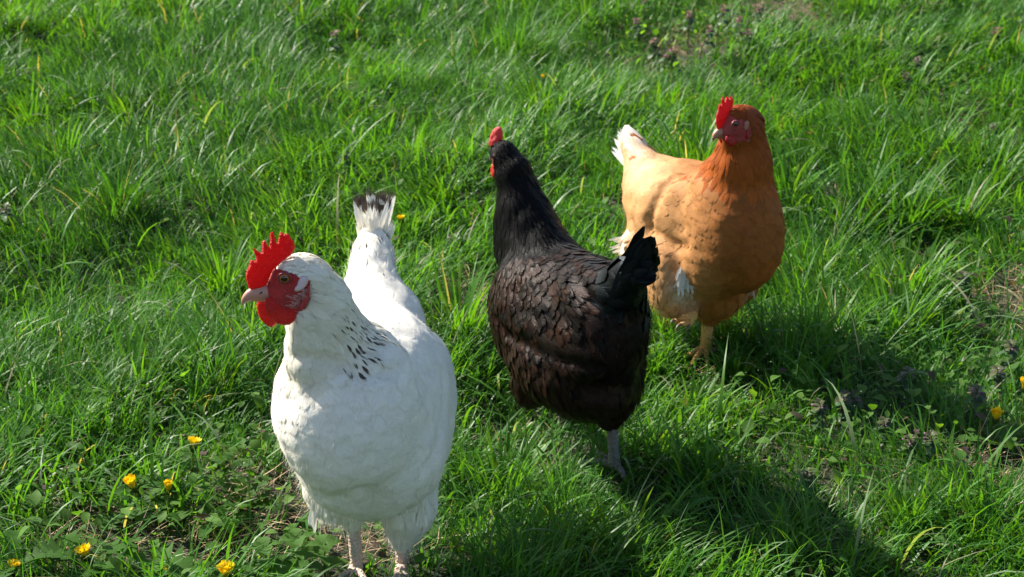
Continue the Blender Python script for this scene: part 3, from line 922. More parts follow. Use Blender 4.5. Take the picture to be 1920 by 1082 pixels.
# ================================================================== the black hen
def build_black():
    b = Body(0.0055)
    b.ell('back', W(1062, 598, 2.14), (-.50, .85, .06), (.132, .076, .066), (.50, -.85, -.20))
    b.ell('wing', W(1040, 600, 2.085), (-.55, .82, .12), (.112, .028, .060), (.60, -.72, -.30), up=(.1, .35, 1))
    b.ell('wing', W(1128, 590, 2.17), (-.45, .88, .1), (.100, .024, .054), (.5, -.8, -.3))
    b.ell('breast', W(1004, 575, 2.17), (-.1, .2, -1), (.082, .058, .066), (.15, -.2, -1))
    b.ell('belly', W(1064, 668, 2.12), (-.4, .8, .1), (.118, .072, .060), (.35, -.45, -.8))
    b.ell('rump', W(1132, 628, 2.05), (-.3, .5, -1), (.078, .050, .054), (.15, -.35, -1))
    b.cone('saddle', W(1060, 530, 2.16), W(1125, 560, 2.06), .048, .046, (.6, -.75, .05))
    b.cone('tail', W(1146, 560, 2.04), W(1186, 510, 1.99), .039, .019, (.55, -.45, .75))
    b.cone('neck', W(1030, 520, 2.18), W(1000, 450, 2.21), .052, .040, (.45, -.45, -1))
    b.cone('neck', W(1006, 465, 2.20), W(982, 395, 2.225), .040, .0310, (.30, -.25, -1))
    b.cone('neck', W(982, 395, 2.225), W(963, 325, 2.24), .0310, .0225, (.25, -.15, -1))
    b.cone('neck', W(950, 470, 2.21), W(945, 400, 2.225), .018, .012, (0, 0, -1))
    b.cone('head', W(960, 318, 2.24), W(944, 290, 2.25), .0215, .0165, (.4, -.4, -.8))
    b.cone('head', W(944, 290, 2.25), W(932, 293, 2.275), .0155, .010, (.5, -.8, 0))
    b.ell('thigh', W(1140, 708, 2.105), (0, .1, -1), (.062, .042, .046), (.05, -.1, -1))
    b.cone('shin', W(1140, 755, 2.105), W(1147, 783, 2.104), .024, .013, (0, 0, -1))
    b.ell('thigh', W(1000, 698, 2.20), (-.1, .1, -1), (.050, .028, .040), (-.05, .1, -1))
    b.ell('fluff', W(1160, 690, 2.10), (0, 0, -1), (.046, .026, .034), (.1, -.1, -1))
    b.gr = [b.fold([(930, 600), (954, 629), (987, 645), (1028, 663), (1087, 680), (1130, 690)], .0060, .0070),
            b.fold([(1075, 505), (1095, 540), (1120, 570), (1150, 590)], .0040, .0070)]
    def colour(r, P, rng):
        n = len(P); k = rng.random((n, 1))
        blk = rgb(.0028, .0024, .0026); brn = rgb(.025, .0105, .006)
        if r in ('neck', 'head'): c = blk * (0.7 + .6 * k); t = 0.0
        elif r == 'tail': c = rgb(.0035, .004, .005) * (0.7 + .6 * k); t = 0
        elif r in ('belly', 'thigh', 'shin', 'breast', 'fluff'):
            t = .25 + .5 * k
            c = blk * (1 - t) + brn * t
            m = np.exp(-((P - W(1110, 715, 2.05)) ** 2).sum(1) / .012 ** 2)[:, None]
            c = c * (1 - m * .6) + rgb(.08, .035, .016) * m * .6
        else:
            t = k ** 2.6 * .85
            c = blk * 1.4 * (1 - t) + brn * t
        return c * rng.uniform(.8, 1.2, (n, 1)), np.zeros((n, 3))
    hc = W(944, 292, 2.25); hf = (-.40, .90, -.10)
    fm = feather_mat('black_brown_feather', 0.40, 0.12, 0.0, 0.04, bump=0.45, fringe=0.5, coat=(1, .82, .74, 1))
    fn = feather_mat('black_hackle', 0.42, 0.07, 0.0, 0.02, bump=0.5, fringe=0.4)
    ft = feather_mat('black_tail_feather', 0.40, 0.22, 0.0, 0.02, bump=0.45, fringe=0.22, coat=(.75, .9, 1, 1))
    mats = dict(plume=fm, wing=fm, tail=ft, neck_hackle=fn,
                under=skin_mat('black_down', (.012, .009, .008, 1), 0.8, vcol=True, dark=(.008, .006, .005, 1), bump=0.1),
                face=skin_mat('dark_red_face', (.3, .04, .03, 1), 0.5, 0.1, 900, 0.5, 0.3, (.14, .03, .03, 1), vcol=True),
                comb=skin_mat('pink_red_comb', (.66, .045, .045, 1), 0.45, 0.25, 1100, 0.5, 0.3, (.5, .08, .08, 1), trans=0.3),
                wattle=skin_mat('dull_red_wattle', (.5, .03, .02, 1), 0.45, 0.2, 700, 0.3, 0.2, (.3, .01, .01, 1), trans=0.2),
                beak=skin_mat('dark_beak', (.10, .08, .07, 1), 0.35, 0, 120, 0.1, 0.5, (.05, .04, .04, 1)),
                iris=plain_mat('orange_iris', (.4, .12, .02), 0.15, 0.7), pupil=M_pupil,
                lid=skin_mat('dark_lid', (.03, .01, .01, 1), 0.5, 0, 900, .4, .3, (.08, .02, .02, 1)),
                leg=skin_mat('grey_shank', (.20, .175, .155, 1), 0.5, 0, 330, 0.9, 0.55, (.10, .09, .085, 1)),
                claw=M_claw, down=leaf_mat('black_barbs', 0.7, 0.1, 0.04, (1, 1, 1)))
    style = dict(back=dict(L=.026, W=.015, lift=.0018, gap=.0070, kind='round', part='plumage'),
                 wing=dict(L=.027, W=.0160, lift=.0024, gap=.0084, kind='round', part='wing'),
                 breast=dict(L=.024, W=.012, lift=.0022, gap=.0062, kind='hackle', part='plumage'),
                 belly=dict(L=.028, W=.013, lift=.0040, gap=.0068, kind='hackle', part='plumage'),
                 fluff=dict(L=.030, W=.012, lift=.0060, gap=.0068, kind='hackle', part='plumage'),
                 rump=dict(L=.036, W=.020, lift=.0040, gap=.0090, kind='round', part='plumage'),
                 saddle=dict(L=.038, W=.0135, lift=.0032, gap=.0072, kind='hackle', part='plumage'),
                 tail=dict(L=.046, W=.019, lift=.0050, gap=.0095, kind='round', part='tail'),
                 neck=dict(L=.034, W=.0085, lift=.0014, gap=.0046, kind='hackle', part='neck_hackle'),
                 head=dict(L=.012, W=.0045, lift=.0007, gap=.0030, kind='hackle', part='neck_hackle'),
                 thigh=dict(L=.030, W=.013, lift=.0045, gap=.0072, kind='hackle', part='plumage'),
                 shin=dict(L=.022, W=.010, lift=.0035, gap=.0056, kind='hackle', part='plumage'))
    def extra(B, parts, rng, hp, A):
        T = parts['tail']; blk = rgb(.005, .006, .008)
        tips = [(1216, 431, 1.955), (1231, 452, 1.95), (1234, 470, 1.955), (1236, 486, 1.96), (1230, 500, 1.965), (1220, 512, 1.975), (1208, 524, 1.98), (1226, 462, 1.985), (1222, 480, 2.0), (1212, 495, 2.0)]
        for i, (x, y, Y) in enumerate(tips):
            r0 = W(1150 + i * 1.5, 530 + i * 3, 2.03)[None]; e = W(x, y, Y)[None]; d = e - r0; L = np.linalg.norm(d, axis=1)
            T.free(r0, d, np.array([[.35, -1, .45]]), L * .93, np.array([.013 if i == 0 else .032]), np.array([.08]), 'flight' if i == 0 else 'round', blk[None] * rng.uniform(.8, 1.2), np.zeros((1, 3)), rng)
        for i in range(16):          # shorter glossy coverts lying over them on the near side
            t = rng.random(); r0 = W(1150 + 45 * t + rng.uniform(-8, 8), 548 - 30 * t + rng.uniform(-6, 22), 1.985)[None]; e = W(1196 + 34 * rng.random(), 462 + 62 * rng.random(), 1.955)[None]
            d = e - r0; L = np.linalg.norm(d, axis=1)
            T.free(r0, d, np.array([[.35, -1, .45]]) + rng.normal(0, .15, (1, 3)), L, np.array([.020]), np.array([.18]), 'round', blk[None] * rng.uniform(.8, 1.4), np.zeros((1, 3)), rng)
        # folded flight feathers along the lower edge of the near wing
        Wg = parts['wing']; n = 9
        for i in range(n):
            t = i / (n - 1)
            r0 = W(965 + 95 * t, 600 + 22 * t, 2.075 - .03 * t)[None]; r0 = B.snap(r0, .001)
            d = np.array([[.62, -.62, -.42 + .1 * t]])
            Wg.lay(B, r0, d, np.array([.080]), np.array([.017]), np.array([.0045]), 'flight', (rgb(.009, .006, .005) * (1 + .5 * (i % 2)))[None], np.zeros((1, 3)), rng)
    an = np.array([FEET[2][0], FEET[2][1], .012]); an2 = np.array([.056, 2.27, .012])
    spec = dict(seed=23, foot=(an[0], an[1], 0), label='black brown hen with neck stretched up and a small pink red comb, seen from behind',
                body=b, mats=mats, under=lambda V: np.tile(rgb(.012, .009, .008), (len(V), 1)), head_c=hc, head_f=hf,
                near_side=-1 if frame(hf)[1][1] > 0 else 1,
                face_poly=[(926, 284), (918, 284), (912, 296), (912, 325), (919, 330), (923, 318), (925, 300)],
                face_col=rgb(.16, .03, .02), colour=colour, style=style, extra=extra, cand=70000,
                fluff=[(['belly', 'breast'], 1800, .014, .00022, .3, 1.3), (['thigh', 'shin', 'fluff', 'rump'], 2600, .018, .00022, .45, 1.3), (['tail'], 500, .012, .00022, .4, 1.2),
                       (['neck', 'head'], 1600, .010, .00015, .08, 1.2)],
                plates=[dict(name='comb', mat='comb', t=.0045, rim=.007, yaw=.55, pts=[(916, 271), (918, 260), (920, 252), (924, 244), (929, 239), (936, 237), (940, 241), (942, 250), (942, 260), (939, 268), (932, 275), (922, 277)]),
                        dict(name='wattle', mat='wattle', t=.003, rim=.006, s=.010, pts=[(924, 306), (921, 316), (922, 328), (927, 336), (931, 330), (933, 316), (930, 306)]),
                        dict(name='wattle', mat='wattle', t=.003, rim=.006, s=-.010, pts=[(924, 306), (921, 316), (922, 328), (927, 336), (931, 330), (933, 316), (930, 306)])],
                beak=[([(934, 294), (926, 294), (921, 297), (918, 301)], [.0062, .0054, .0034, .0008], .8), ([(933, 300), (927, 301), (922, 303)], [.0034, .0026, .0008], .9)],
                nostril=[(925, 292), (926, 291)], eye=(934, 291), eye_r=.0030,
                legs=[dict(pts=[W(1146, 765, 2.105), W(1148, 800, 2.104), W(1150, 845, 2.103), an], rad=[.0100, .0080, .0068, .0080], toes=toe_set(an, (-.5, .85))),
                      dict(pts=[W(1030, 700, 2.20), W(1035, 730, 2.22), an2 + [0, -.01, .03], an2], rad=[.0095, .0085, .0075, .0070], toes=toe_set(an2, (-.3, .95), length=.045))])
    return make_hen(spec)

# ================================================================== the orange hen
def build_orange():
    b = Body(0.0052)
    b.ell('back', W(1312, 405, 2.47), (.62, -.78, .00), (.138, .073, .074), (-.62, .78, -.10))
    b.ell('breast', W(1378, 420, 2.375), (.2, -.25, -1), (.094, .062, .070), (-.05, .1, -1))
    b.ell('breast', W(1343, 470, 2.40), (.1, -.2, -1), (.065, .053, .066), (-.05, .2, -1))
    b.ell('wing', W(1290, 405, 2.415), (.62, -.75, .10), (.088, .030, .060), (-.50, .60, -.50), up=(0, 0, 1))
    b.ell('wing', W(1385, 395, 2.50), (.62, -.75, .1), (.085, .022, .052), (-.5, .7, -.4))
    b.ell('rump', W(1244, 360, 2.55), (.6, -.7, -.1), (.072, .042, .050), (-.55, .55, .25))
    b.ell('fluff', W(1228, 470, 2.50), (0, .1, -1), (.062, .046, .052), (-.15, .1, -1))
    b.cone('tail', W(1208, 318, 2.57), W(1189, 275, 2.61), .026, .017, (-.32, .25, 1))
    b.cone('tail', W(1189, 275, 2.61), W(1175, 240, 2.63), .017, .006, (-.2, .2, 1))
    b.cone('neck', W(1384, 375, 2.385), W(1392, 300, 2.37), .050, .037, (-.08, .05, -1))
    b.cone('neck', W(1392, 305, 2.37), W(1396, 240, 2.37), .0370, .0265, (.05, .05, -1))
    b.cone('neck', W(1345, 345, 2.40), W(1368, 300, 2.38), .030, .020, (-.45, .1, -1))
    b.cone('head', W(1394, 232, 2.37), W(1380, 226, 2.355), .0250, .0215, (.7, .3, -.5))
    b.cone('head', W(1380, 236, 2.352), W(1366, 245, 2.342), .0185, .0105, (.8, .3, 0))
    b.cone('cheek', W(1385, 250, 2.352), W(1377, 262, 2.348), .018, .013, (.4, .1, -.8))
    b.ell('thigh', W(1262, 505, 2.425), (.05, -.1, -1), (.066, .040, .046), (-.05, 0, -1))
    b.cone('shin', W(1268, 545, 2.42), W(1276, 578, 2.41), .028, .014, (.1, 0, -1))
    b.cone('shin', W(1292, 535, 2.40), W(1298, 580, 2.395), .022, .010, (.1, 0, -1))
    b.ell('thigh', W(1348, 530, 2.43), (0, -.1, -1), (.050, .040, .044), (0, 0, -1))
    b.cone('shin', W(1332, 560, 2.43), W(1327, 592, 2.43), .026, .014, (0, 0, -1))
    b.ell('thigh', W(1388, 522, 2.50), (-.3, 0, -1), (.046, .022, .030), (-.2, .1, -1))
    b.gr = [b.fold([(1282, 326), (1250, 346), (1235, 373), (1223, 405), (1220, 430)], .0075, .0070),
            b.fold([(1222, 432), (1245, 446), (1268, 460), (1288, 462)], .0060, .0080)]
    def colour(r, P, rng):
        n = len(P); k = rng.random((n, 1)); px, py = project(P)
        deep, mid, buff, cream = rgb(.27, .062, .007), rgb(.34, .120, .024), rgb(.56, .300, .125), rgb(.70, .52, .33)
        fx = np.zeros((n, 3)); fx[:, 1] = .10
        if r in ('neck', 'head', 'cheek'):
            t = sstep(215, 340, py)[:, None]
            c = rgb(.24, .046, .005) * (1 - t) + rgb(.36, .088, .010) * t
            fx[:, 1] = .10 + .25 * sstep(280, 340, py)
        elif r == 'tail':
            t = sstep(330, 255, py)[:, None]
            c = buff * (1 - t) + rgb(.86, .80, .70) * t
            st = (rng.random(n) < .3) & (px > 1196) & (py > 262); c[st] = mid * .8
        elif r in ('thigh', 'shin'):
            t = sstep(1330, 1230, px)[:, None]
            c = mid * (1 - t) + buff * t
            m = (np.exp(-((px - 1283) ** 2 / 24 ** 2 + (py - 530) ** 2 / 34 ** 2)))[:, None]
            c = c * (1 - m) + rgb(.58, .44, .32) * m
            fx[:, 1] = .2
        else:
            t = sstep(1395, 1215, px)[:, None]
            c = mid * (1 - t) + buff * t
            t2 = (sstep(1300, 1200, px) * sstep(380, 290, py))[:, None]
            c = c * (1 - t2 * .8) + cream * t2 * .8
            t3 = sstep(300, 330, py)[:, None] * sstep(1330, 1400, px)[:, None] * .55
            c = c * (1 - t3) + deep * t3
            fx[:, 1] = .16
            if r == 'breast':
                wv = ((px - 1390) ** 2 / 9 ** 2 + (py - 437) ** 2 / 16 ** 2 < 1) | ((px - 1430) ** 2 / 7 ** 2 + (py - 470) ** 2 / 14 ** 2 < 1)
                wv &= False; c[wv] = rgb(.66, .42, .27)
            if r == 'fluff':
                t4 = sstep(1205, 1175, px)[:, None]; c = c * (1 - t4) + rgb(.80, .72, .60) * t4
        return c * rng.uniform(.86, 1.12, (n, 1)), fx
    hc = W(1382, 236, 2.355); hf = (-.84, -.50, -.12)
    fm = feather_mat('buff_feather', 0.60, 0.15, 0.0, 0.20, (.25, .10, .03, 1), 0.35, fringe=0.55)
    mats = dict(plume=fm,
                under=skin_mat('buff_down', (.5, .25, .08, 1), 0.8, vcol=True, dark=(.40, .16, .05, 1), bump=0.1),
                face=skin_mat('rose_face', (.34, .030, .030, 1), 0.5, 0.2, 900, 0.5, 0.3, (.22, .06, .05, 1), vcol=True),
                comb=skin_mat('scarlet_comb', (.66, .012, .012, 1), 0.42, 0.25, 1100, 0.5, 0.2, (.45, .01, .01, 1), trans=0.4),
                wattle=skin_mat('scarlet_wattle', (.48, .018, .018, 1), 0.42, 0.25, 700, 0.3, 0.2, (.35, .02, .02, 1), trans=0.3),
                lobe=skin_mat('tan_lobe', (.30, .13, .07, 1), 0.6, 0.1, 900, 0.3, 0.3, (.40, .20, .14, 1)),
                beak=skin_mat('pale_beak', (.42, .17, .08, 1), 0.35, 0.1, 120, 0.1, 0.6, (.30, .17, .12, 1)),
                iris=plain_mat('olive_iris', (.14, .085, .02), 0.3, 0.4), pupil=M_pupil,
                lid=skin_mat('rose_lid', (.22, .025, .025, 1), 0.5, 0, 900, .4, .3, (.15, .03, .03, 1)),
                leg=skin_mat('yellow_shank', (.72, .38, .10, 1), 0.5, 0.1, 330, 0.9, 0.5, (.48, .24, .08, 1)),
                claw=M_claw, down=leaf_mat('buff_barbs', 0.6, 0.35, 0.15, (1, 1, 1)))
    style = dict(back=dict(L=.032, W=.022, lift=.0020, gap=.0076, kind='round', part='plumage'),
                 breast=dict(L=.028, W=.020, lift=.0019, gap=.0068, kind='round', part='plumage'),
                 wing=dict(L=.034, W=.022, lift=.0024, gap=.0086, kind='round', part='wing'),
                 rump=dict(L=.036, W=.022, lift=.0024, gap=.0085, kind='round', part='plumage'),
                 fluff=dict(L=.032, W=.016, lift=.0055, gap=.0078, kind='hackle', part='plumage'),
                 tail=dict(L=.046, W=.014, lift=.0030, gap=.0078, kind='round', part='tail'),
                 neck=dict(L=.030, W=.0090, lift=.0014, gap=.0048, kind='hackle', part='neck_hackle'),
                 head=dict(L=.011, W=.0045, lift=.0006, gap=.0030, kind='hackle', part='neck_hackle'),
                 cheek=dict(L=.014, W=.0055, lift=.0008, gap=.0034, kind='hackle', part='neck_hackle'),
                 thigh=dict(L=.030, W=.016, lift=.0045, gap=.0076, kind='round', part='plumage'),
                 shin=dict(L=.022, W=.011, lift=.0032, gap=.0058, kind='hackle', part='plumage'))
    def extra(B, parts, rng, hp, A):
        T = parts['tail']
        for i, (x, y, Y, rx, ry) in enumerate([(1166, 229, 2.64, 1200, 320), (1173, 231, 2.63, 1205, 318), (1181, 238, 2.63, 1212, 318), (1190, 246, 2.63, 1220, 318), (1162, 245, 2.66, 1195, 325), (1200, 256, 2.62, 1228, 318), (1157, 268, 2.68, 1192, 325), (1155, 276, 2.68, 1190, 330), (1211, 268, 2.61, 1236, 318)]):
            r0 = W(rx, ry, 2.585)[None]; e = W(x, y, Y)[None]; d = e - r0; L = np.linalg.norm(d, axis=1)
            cc = rgb(.82, .79, .74) if i not in (5, 8) else rgb(.52, .26, .10)
            T.free(r0, d, np.array([[.55, -1, .2]]), L, np.array([.030]), np.array([.06]), 'round', cc[None], np.zeros((1, 3)), rng)
        Pm = parts['plumage']
        for (x, y, Y, k, c) in ((1285, 518, 2.372, 40, rgb(.74, .70, .66)), (1415, 530, 2.47, 10, rgb(.66, .50, .38)), (1390, 555, 2.45, 16, rgb(.50, .26, .12)), (1240, 555, 2.41, 16, rgb(.62, .38, .18)), (1178, 462, 2.52, 18, rgb(.82, .76, .66))):
            root = np.array([W(x + rng.uniform(-13, 13), y + rng.uniform(-18, 12), Y) for _ in range(k)])
            Pm.free(root, np.c_[rng.normal(0, .3, k) - (.7 if x < 1200 else 0), rng.uniform(-.2, .2, k), -np.ones(k) * (.2 if x < 1200 else 1)], np.tile([0., -1, 0], (k, 1)), rng.uniform(.016, .030, k), rng.uniform(.003, .007, k), rng.uniform(-.2, .4, k), 'hackle', np.tile(c, (k, 1)), np.zeros((k, 3)), rng)
    an = np.array([FEET[3][0], FEET[3][1], .012])
    an2 = W(1281, 598, 2.385)
    spec = dict(seed=37, foot=(an[0], an[1], 0), label='orange buff hen with pale tail, lifting one foot, standing behind the black hen',
                body=b, mats=mats, under=lambda V: colour('back', V, np.random.default_rng(1))[0] * .9, head_c=hc, head_f=hf,
                near_side=-1 if frame(hf)[1][1] > 0 else 1,
                face_poly=[(1358, 236), (1364, 226), (1372, 223), (1386, 221), (1396, 226), (1403, 234), (1404, 250), (1399, 262), (1385, 265), (1370, 262), (1352, 258), (1345, 250), (1350, 240)],
                face_col=rgb(.34, .020, .018), colour=colour, style=style, extra=extra, cand=70000,
                fluff=[(['breast'], 1600, .012, .0002, .25, 1.05), (['thigh', 'shin', 'fluff'], 2600, .018, .00022, .5, 1.1), (['back', 'rump', 'wing'], 1600, .012, .0002, .22, 1.05),
                       (['neck', 'head'], 1800, .011, .00016, .10, 1.05)],
                plates=[
                    dict(name='comb', mat='comb', t=.0032, rim=.006, yaw=0, pts=[(1345, 245), (1342, 230), (1343, 216), (1346, 208), (1347, 199), (1349, 194), (1352, 197), (1352, 188), (1354, 180), (1357, 184), (1359, 191), (1361, 183), (1364, 180), (1367, 186), (1369, 181), (1373, 183), (1376, 191), (1374, 198), (1371, 205), (1366, 213), (1363, 226), (1357, 238), (1351, 247)]),
                    dict(name='wattle', mat='wattle', t=.0036, rim=.009, surf=.002, pts=[(1361, 256), (1359, 263), (1361, 269), (1366, 273), (1373, 274), (1380, 271), (1383, 264), (1381, 257), (1374, 254), (1366, 253)]),
                    dict(name='wattle', mat='wattle', t=.0030, rim=.008, s=-.010, pts=[(1347, 259), (1350, 266), (1355, 273), (1360, 272), (1364, 264), (1360, 257)]),
                    dict(name='ear_lobe', mat='lobe', t=.0028, rim=.004, surf=.0005, pts=[(1396, 230), (1400, 226), (1405, 229), (1404, 236), (1400, 243), (1396, 246), (1394, 240)]),
                    dict(name='ear_lobe', mat='wattle', t=.0024, rim=.004, surf=.0010, pts=[(1399, 246), (1402, 243), (1405, 248), (1404, 258), (1400, 263), (1398, 256)])],
                beak=[([(1364, 248), (1353, 247), (1345, 251), (1339, 257), (1337, 265)], [.0088, .0080, .0062, .0038, .0006], .8),
                      ([(1363, 256), (1354, 256), (1345, 260)], [.0042, .0034, .0010], .9)],
                nostril=[(1350, 246), (1354, 244)], eye=(1379, 232), eye_r=.0045,
                legs=[dict(pts=[W(1328, 575, 2.432), W(1327, 605, 2.432), W(1324, 640, 2.433), an], rad=[.0105, .0088, .0078, .0090], toes=toe_set(an, (-.5, -.8), length=.042)),
                      dict(pts=[W(1296, 565, 2.395), W(1296, 585, 2.392), an2 + np.array([.010, 0, .004]), an2], rad=[.0105, .0095, .0085, .0080],
                           toes=[[an2, W(1272, 604, 2.38), W(1264, 601, 2.37)], [an2 + np.array([.01, 0, 0]), W(1287, 606, 2.37), W(1277, 608, 2.362)], [an2 + np.array([.012, 0, 0]), W(1296, 604, 2.38), W(1292, 609, 2.37)]])])
    for p in spec['plates']: p['s'] = p.get('s', 0) * spec['near_side']
    return make_hen(spec)
# ================================================================== ground
def soil_mat():
    m, nt, out = new_mat('soil')
    g = N(nt, 'ShaderNodeNewGeometry')
    n1 = N(nt, 'ShaderNodeTexNoise'); n1.inputs['Scale'].default_value = 26; n1.inputs['Detail'].default_value = 8
    nt.links.new(g.outputs['Position'], n1.inputs['Vector'])
    r = N(nt, 'ShaderNodeValToRGB'); nt.links.new(n1.outputs[0], r.inputs[0])
    e = r.color_ramp.elements
    e[0].position = .35; e[0].color = (.020, .014, .008, 1); e[1].position = .7; e[1].color = (.060, .046, .026, 1)
    x = e.new(.52); x.color = (.022, .034, .010, 1)
    p = N(nt, 'ShaderNodeBsdfPrincipled'); nt.links.new(r.outputs[0], p.inputs['Base Color']); p.inputs['Roughness'].default_value = .95
    n2 = N(nt, 'ShaderNodeTexNoise'); n2.inputs['Scale'].default_value = 160; n2.inputs['Detail'].default_value = 6
    nt.links.new(g.outputs['Position'], n2.inputs['Vector'])
    b = N(nt, 'ShaderNodeBump'); b.inputs['Distance'].default_value = .01; nt.links.new(n2.outputs[0], b.inputs['Height']); nt.links.new(b.outputs[0], p.inputs['Normal'])
    nt.links.new(p.outputs[0], out.inputs[0])
    return m

def build_ground():
    # one sheet: fine in the middle, stretching out to the horizon
    def axis(lo, hi, step, far):
        a = np.arange(lo, hi + 1e-6, step)
        ext = np.array([.3, 1, 3, 8, 25, 80, far])
        return np.concatenate([lo - ext[::-1], a, hi + ext])
    X, Y = np.meshgrid(axis(-2.6, 2.6, .04, 220), axis(.6, 6.4, .04, 220), indexing='ij')
    Z = terrain(X, Y)
    n, m = X.shape
    V = np.stack([X, Y, Z], -1).reshape(-1, 3)
    i = np.arange(n * m).reshape(n, m)
    F = np.stack([i[:-1, :-1], i[1:, :-1], i[1:, 1:], i[:-1, 1:]], -1).reshape(-1, 4)
    tag(mesh_obj('ground', V, F, soil_mat()), 'dark soil under the grass', None, None, 'structure')

def blob(px, py, L):
    w = 0
    for x, y, rx, ry, *a in L:
        w = np.maximum(w, (a[0] if a else 1.0) * np.exp(-(((px - x) / rx) ** 2 + ((py - y) / ry) ** 2)))
    return w

# patches of the field (given where they lie in the photograph, laid out on the soil)
FINE = [(800, 250, 260, 120), (250, 520, 250, 110), (620, 180, 180, 90), (1120, 260, 130, 90), (1000, 420, 160, 90), (950, 960, 240, 120), (130, 470, 160, 80), (1500, 960, 260, 120), (1150, 160, 170, 60), (380, 640, 180, 60)]
BARE = [(880, 585, 85, 62, 1.3), (1455, 55, 130, 50, .85), (1290, 105, 100, 45, .8), (1895, 560, 60, 70, .8), (500, 945, 140, 70, 1.0), (1850, 880, 90, 50, .8), (60, 930, 90, 50, .5), (300, 1040, 300, 60, .8), (640, 1010, 120, 60, .95), (430, 190, 60, 30, .5), (330, 1000, 220, 60, .5)]
WEED = [(150, 1000, 330, 90), (450, 930, 180, 110), (380, 780, 220, 70, .7), (1750, 800, 260, 120, .9), (1600, 740, 160, 70, .7), (1350, 70, 240, 90, .7), (1800, 560, 160, 120, .5), (1790, 230, 200, 100, .5), (600, 1050, 250, 60)]
TUFT = [(960, 125, .020, 130, .17, 1), (905, 110, .02, 90, .16, 1), (1010, 110, .02, 90, .15, 1), (60, 250, .03, 60, .12, 0), (120, 330, .03, 60, .12, 0),
        (1560, 620, .022, 70, .12, 0), (1700, 560, .03, 80, .13, 0), (1500, 560, .025, 60, .11, 0), (1600, 420, .04, 90, .13, 0), (1480, 380, .03, 60, .13, 0),
        (1000, 1060, .05, 240, .10, 1), (1120, 1040, .05, 160, .10, 1), (1250, 560, .02, 40, .09, 0), (200, 800, .05, 170, .10, 1), (80, 780, .05, 170, .11, 1),
        (350, 760, .05, 150, .09, 1), (330, 640, .04, 120, .09, 1), (860, 860, .03, 60, .08, 0), (900, 700, .03, 50, .08, 0), (1230, 830, .03, 60, .08, 0),
        (1420, 1010, .05, 130, .10, 1), (1300, 760, .03, 60, .08, 0), (1690, 420, .04, 80, .14, 0), (1850, 350, .04, 80, .14, 0), (1750, 300, .04, 60, .13, 0),
        (1450, 260, .03, 50, .12, 0), (60, 600, .04, 120, .09, 1), (250, 250, .04, 60, .11, 0), (480, 160, .03, 90, .10, 1), (560, 60, .04, 70, .13, 0),
        (1620, 60, .05, 80, .15, 0), (1750, 40, .05, 80, .15, 0), (1880, 120, .05, 60, .13, 0), (180, 90, .05, 80, .14, 0), (330, 60, .05, 80, .13, 0), (40, 60, .05, 80, .14, 0), (450, 330, .03, 60, .09, 1), (560, 300, .03, 60, .09, 1)]

def blades(root, L, w, phi, tilt, kappa, twist, color, S=5):
    """ribbon blades: tilt from upright at the root, kappa extra bend to the tip, heading phi"""
    n = len(root)
    u = np.linspace(0, 1, S)
    V = np.empty((n, S, 2, 3), np.float32)
    c = root.copy(); hd = np.stack([np.cos(phi), np.sin(phi)], 1)
    for i in range(S):
        if i:
            um = (u[i] + u[i - 1]) / 2
            th = tilt + kappa * um ** 1.5
            ds = (L / (S - 1))
            c = c + np.c_[hd * (np.sin(th) * ds)[:, None], np.cos(th) * ds]
        tw = phi + math.pi / 2 + twist * (u[i] - .3)
        ww = w * 0.5 * (np.minimum(.55 + u[i] * 1.6, 1) * (1 - u[i] ** 2.2) + .03)
        s = np.c_[np.cos(tw), np.sin(tw), 0.25 * np.sin(twist * 2 + u[i])] * ww[:, None]
        V[:, i, 0] = c - s; V[:, i, 1] = c + s
    q = np.array([(2 * i, 2 * i + 1, 2 * i + 3, 2 * i + 2) for i in range(S - 1)])
    F = (q[None] + (np.arange(n) * S * 2)[:, None, None]).reshape(-1, 4)
    C = np.repeat(np.c_[color, np.ones(n)], S * 2, 0).astype(np.float32)
    return V.reshape(-1, 3), F, C

HEN_SPOTS = []      # (x, y, radius): blades here stay short so that they do not grow into a body

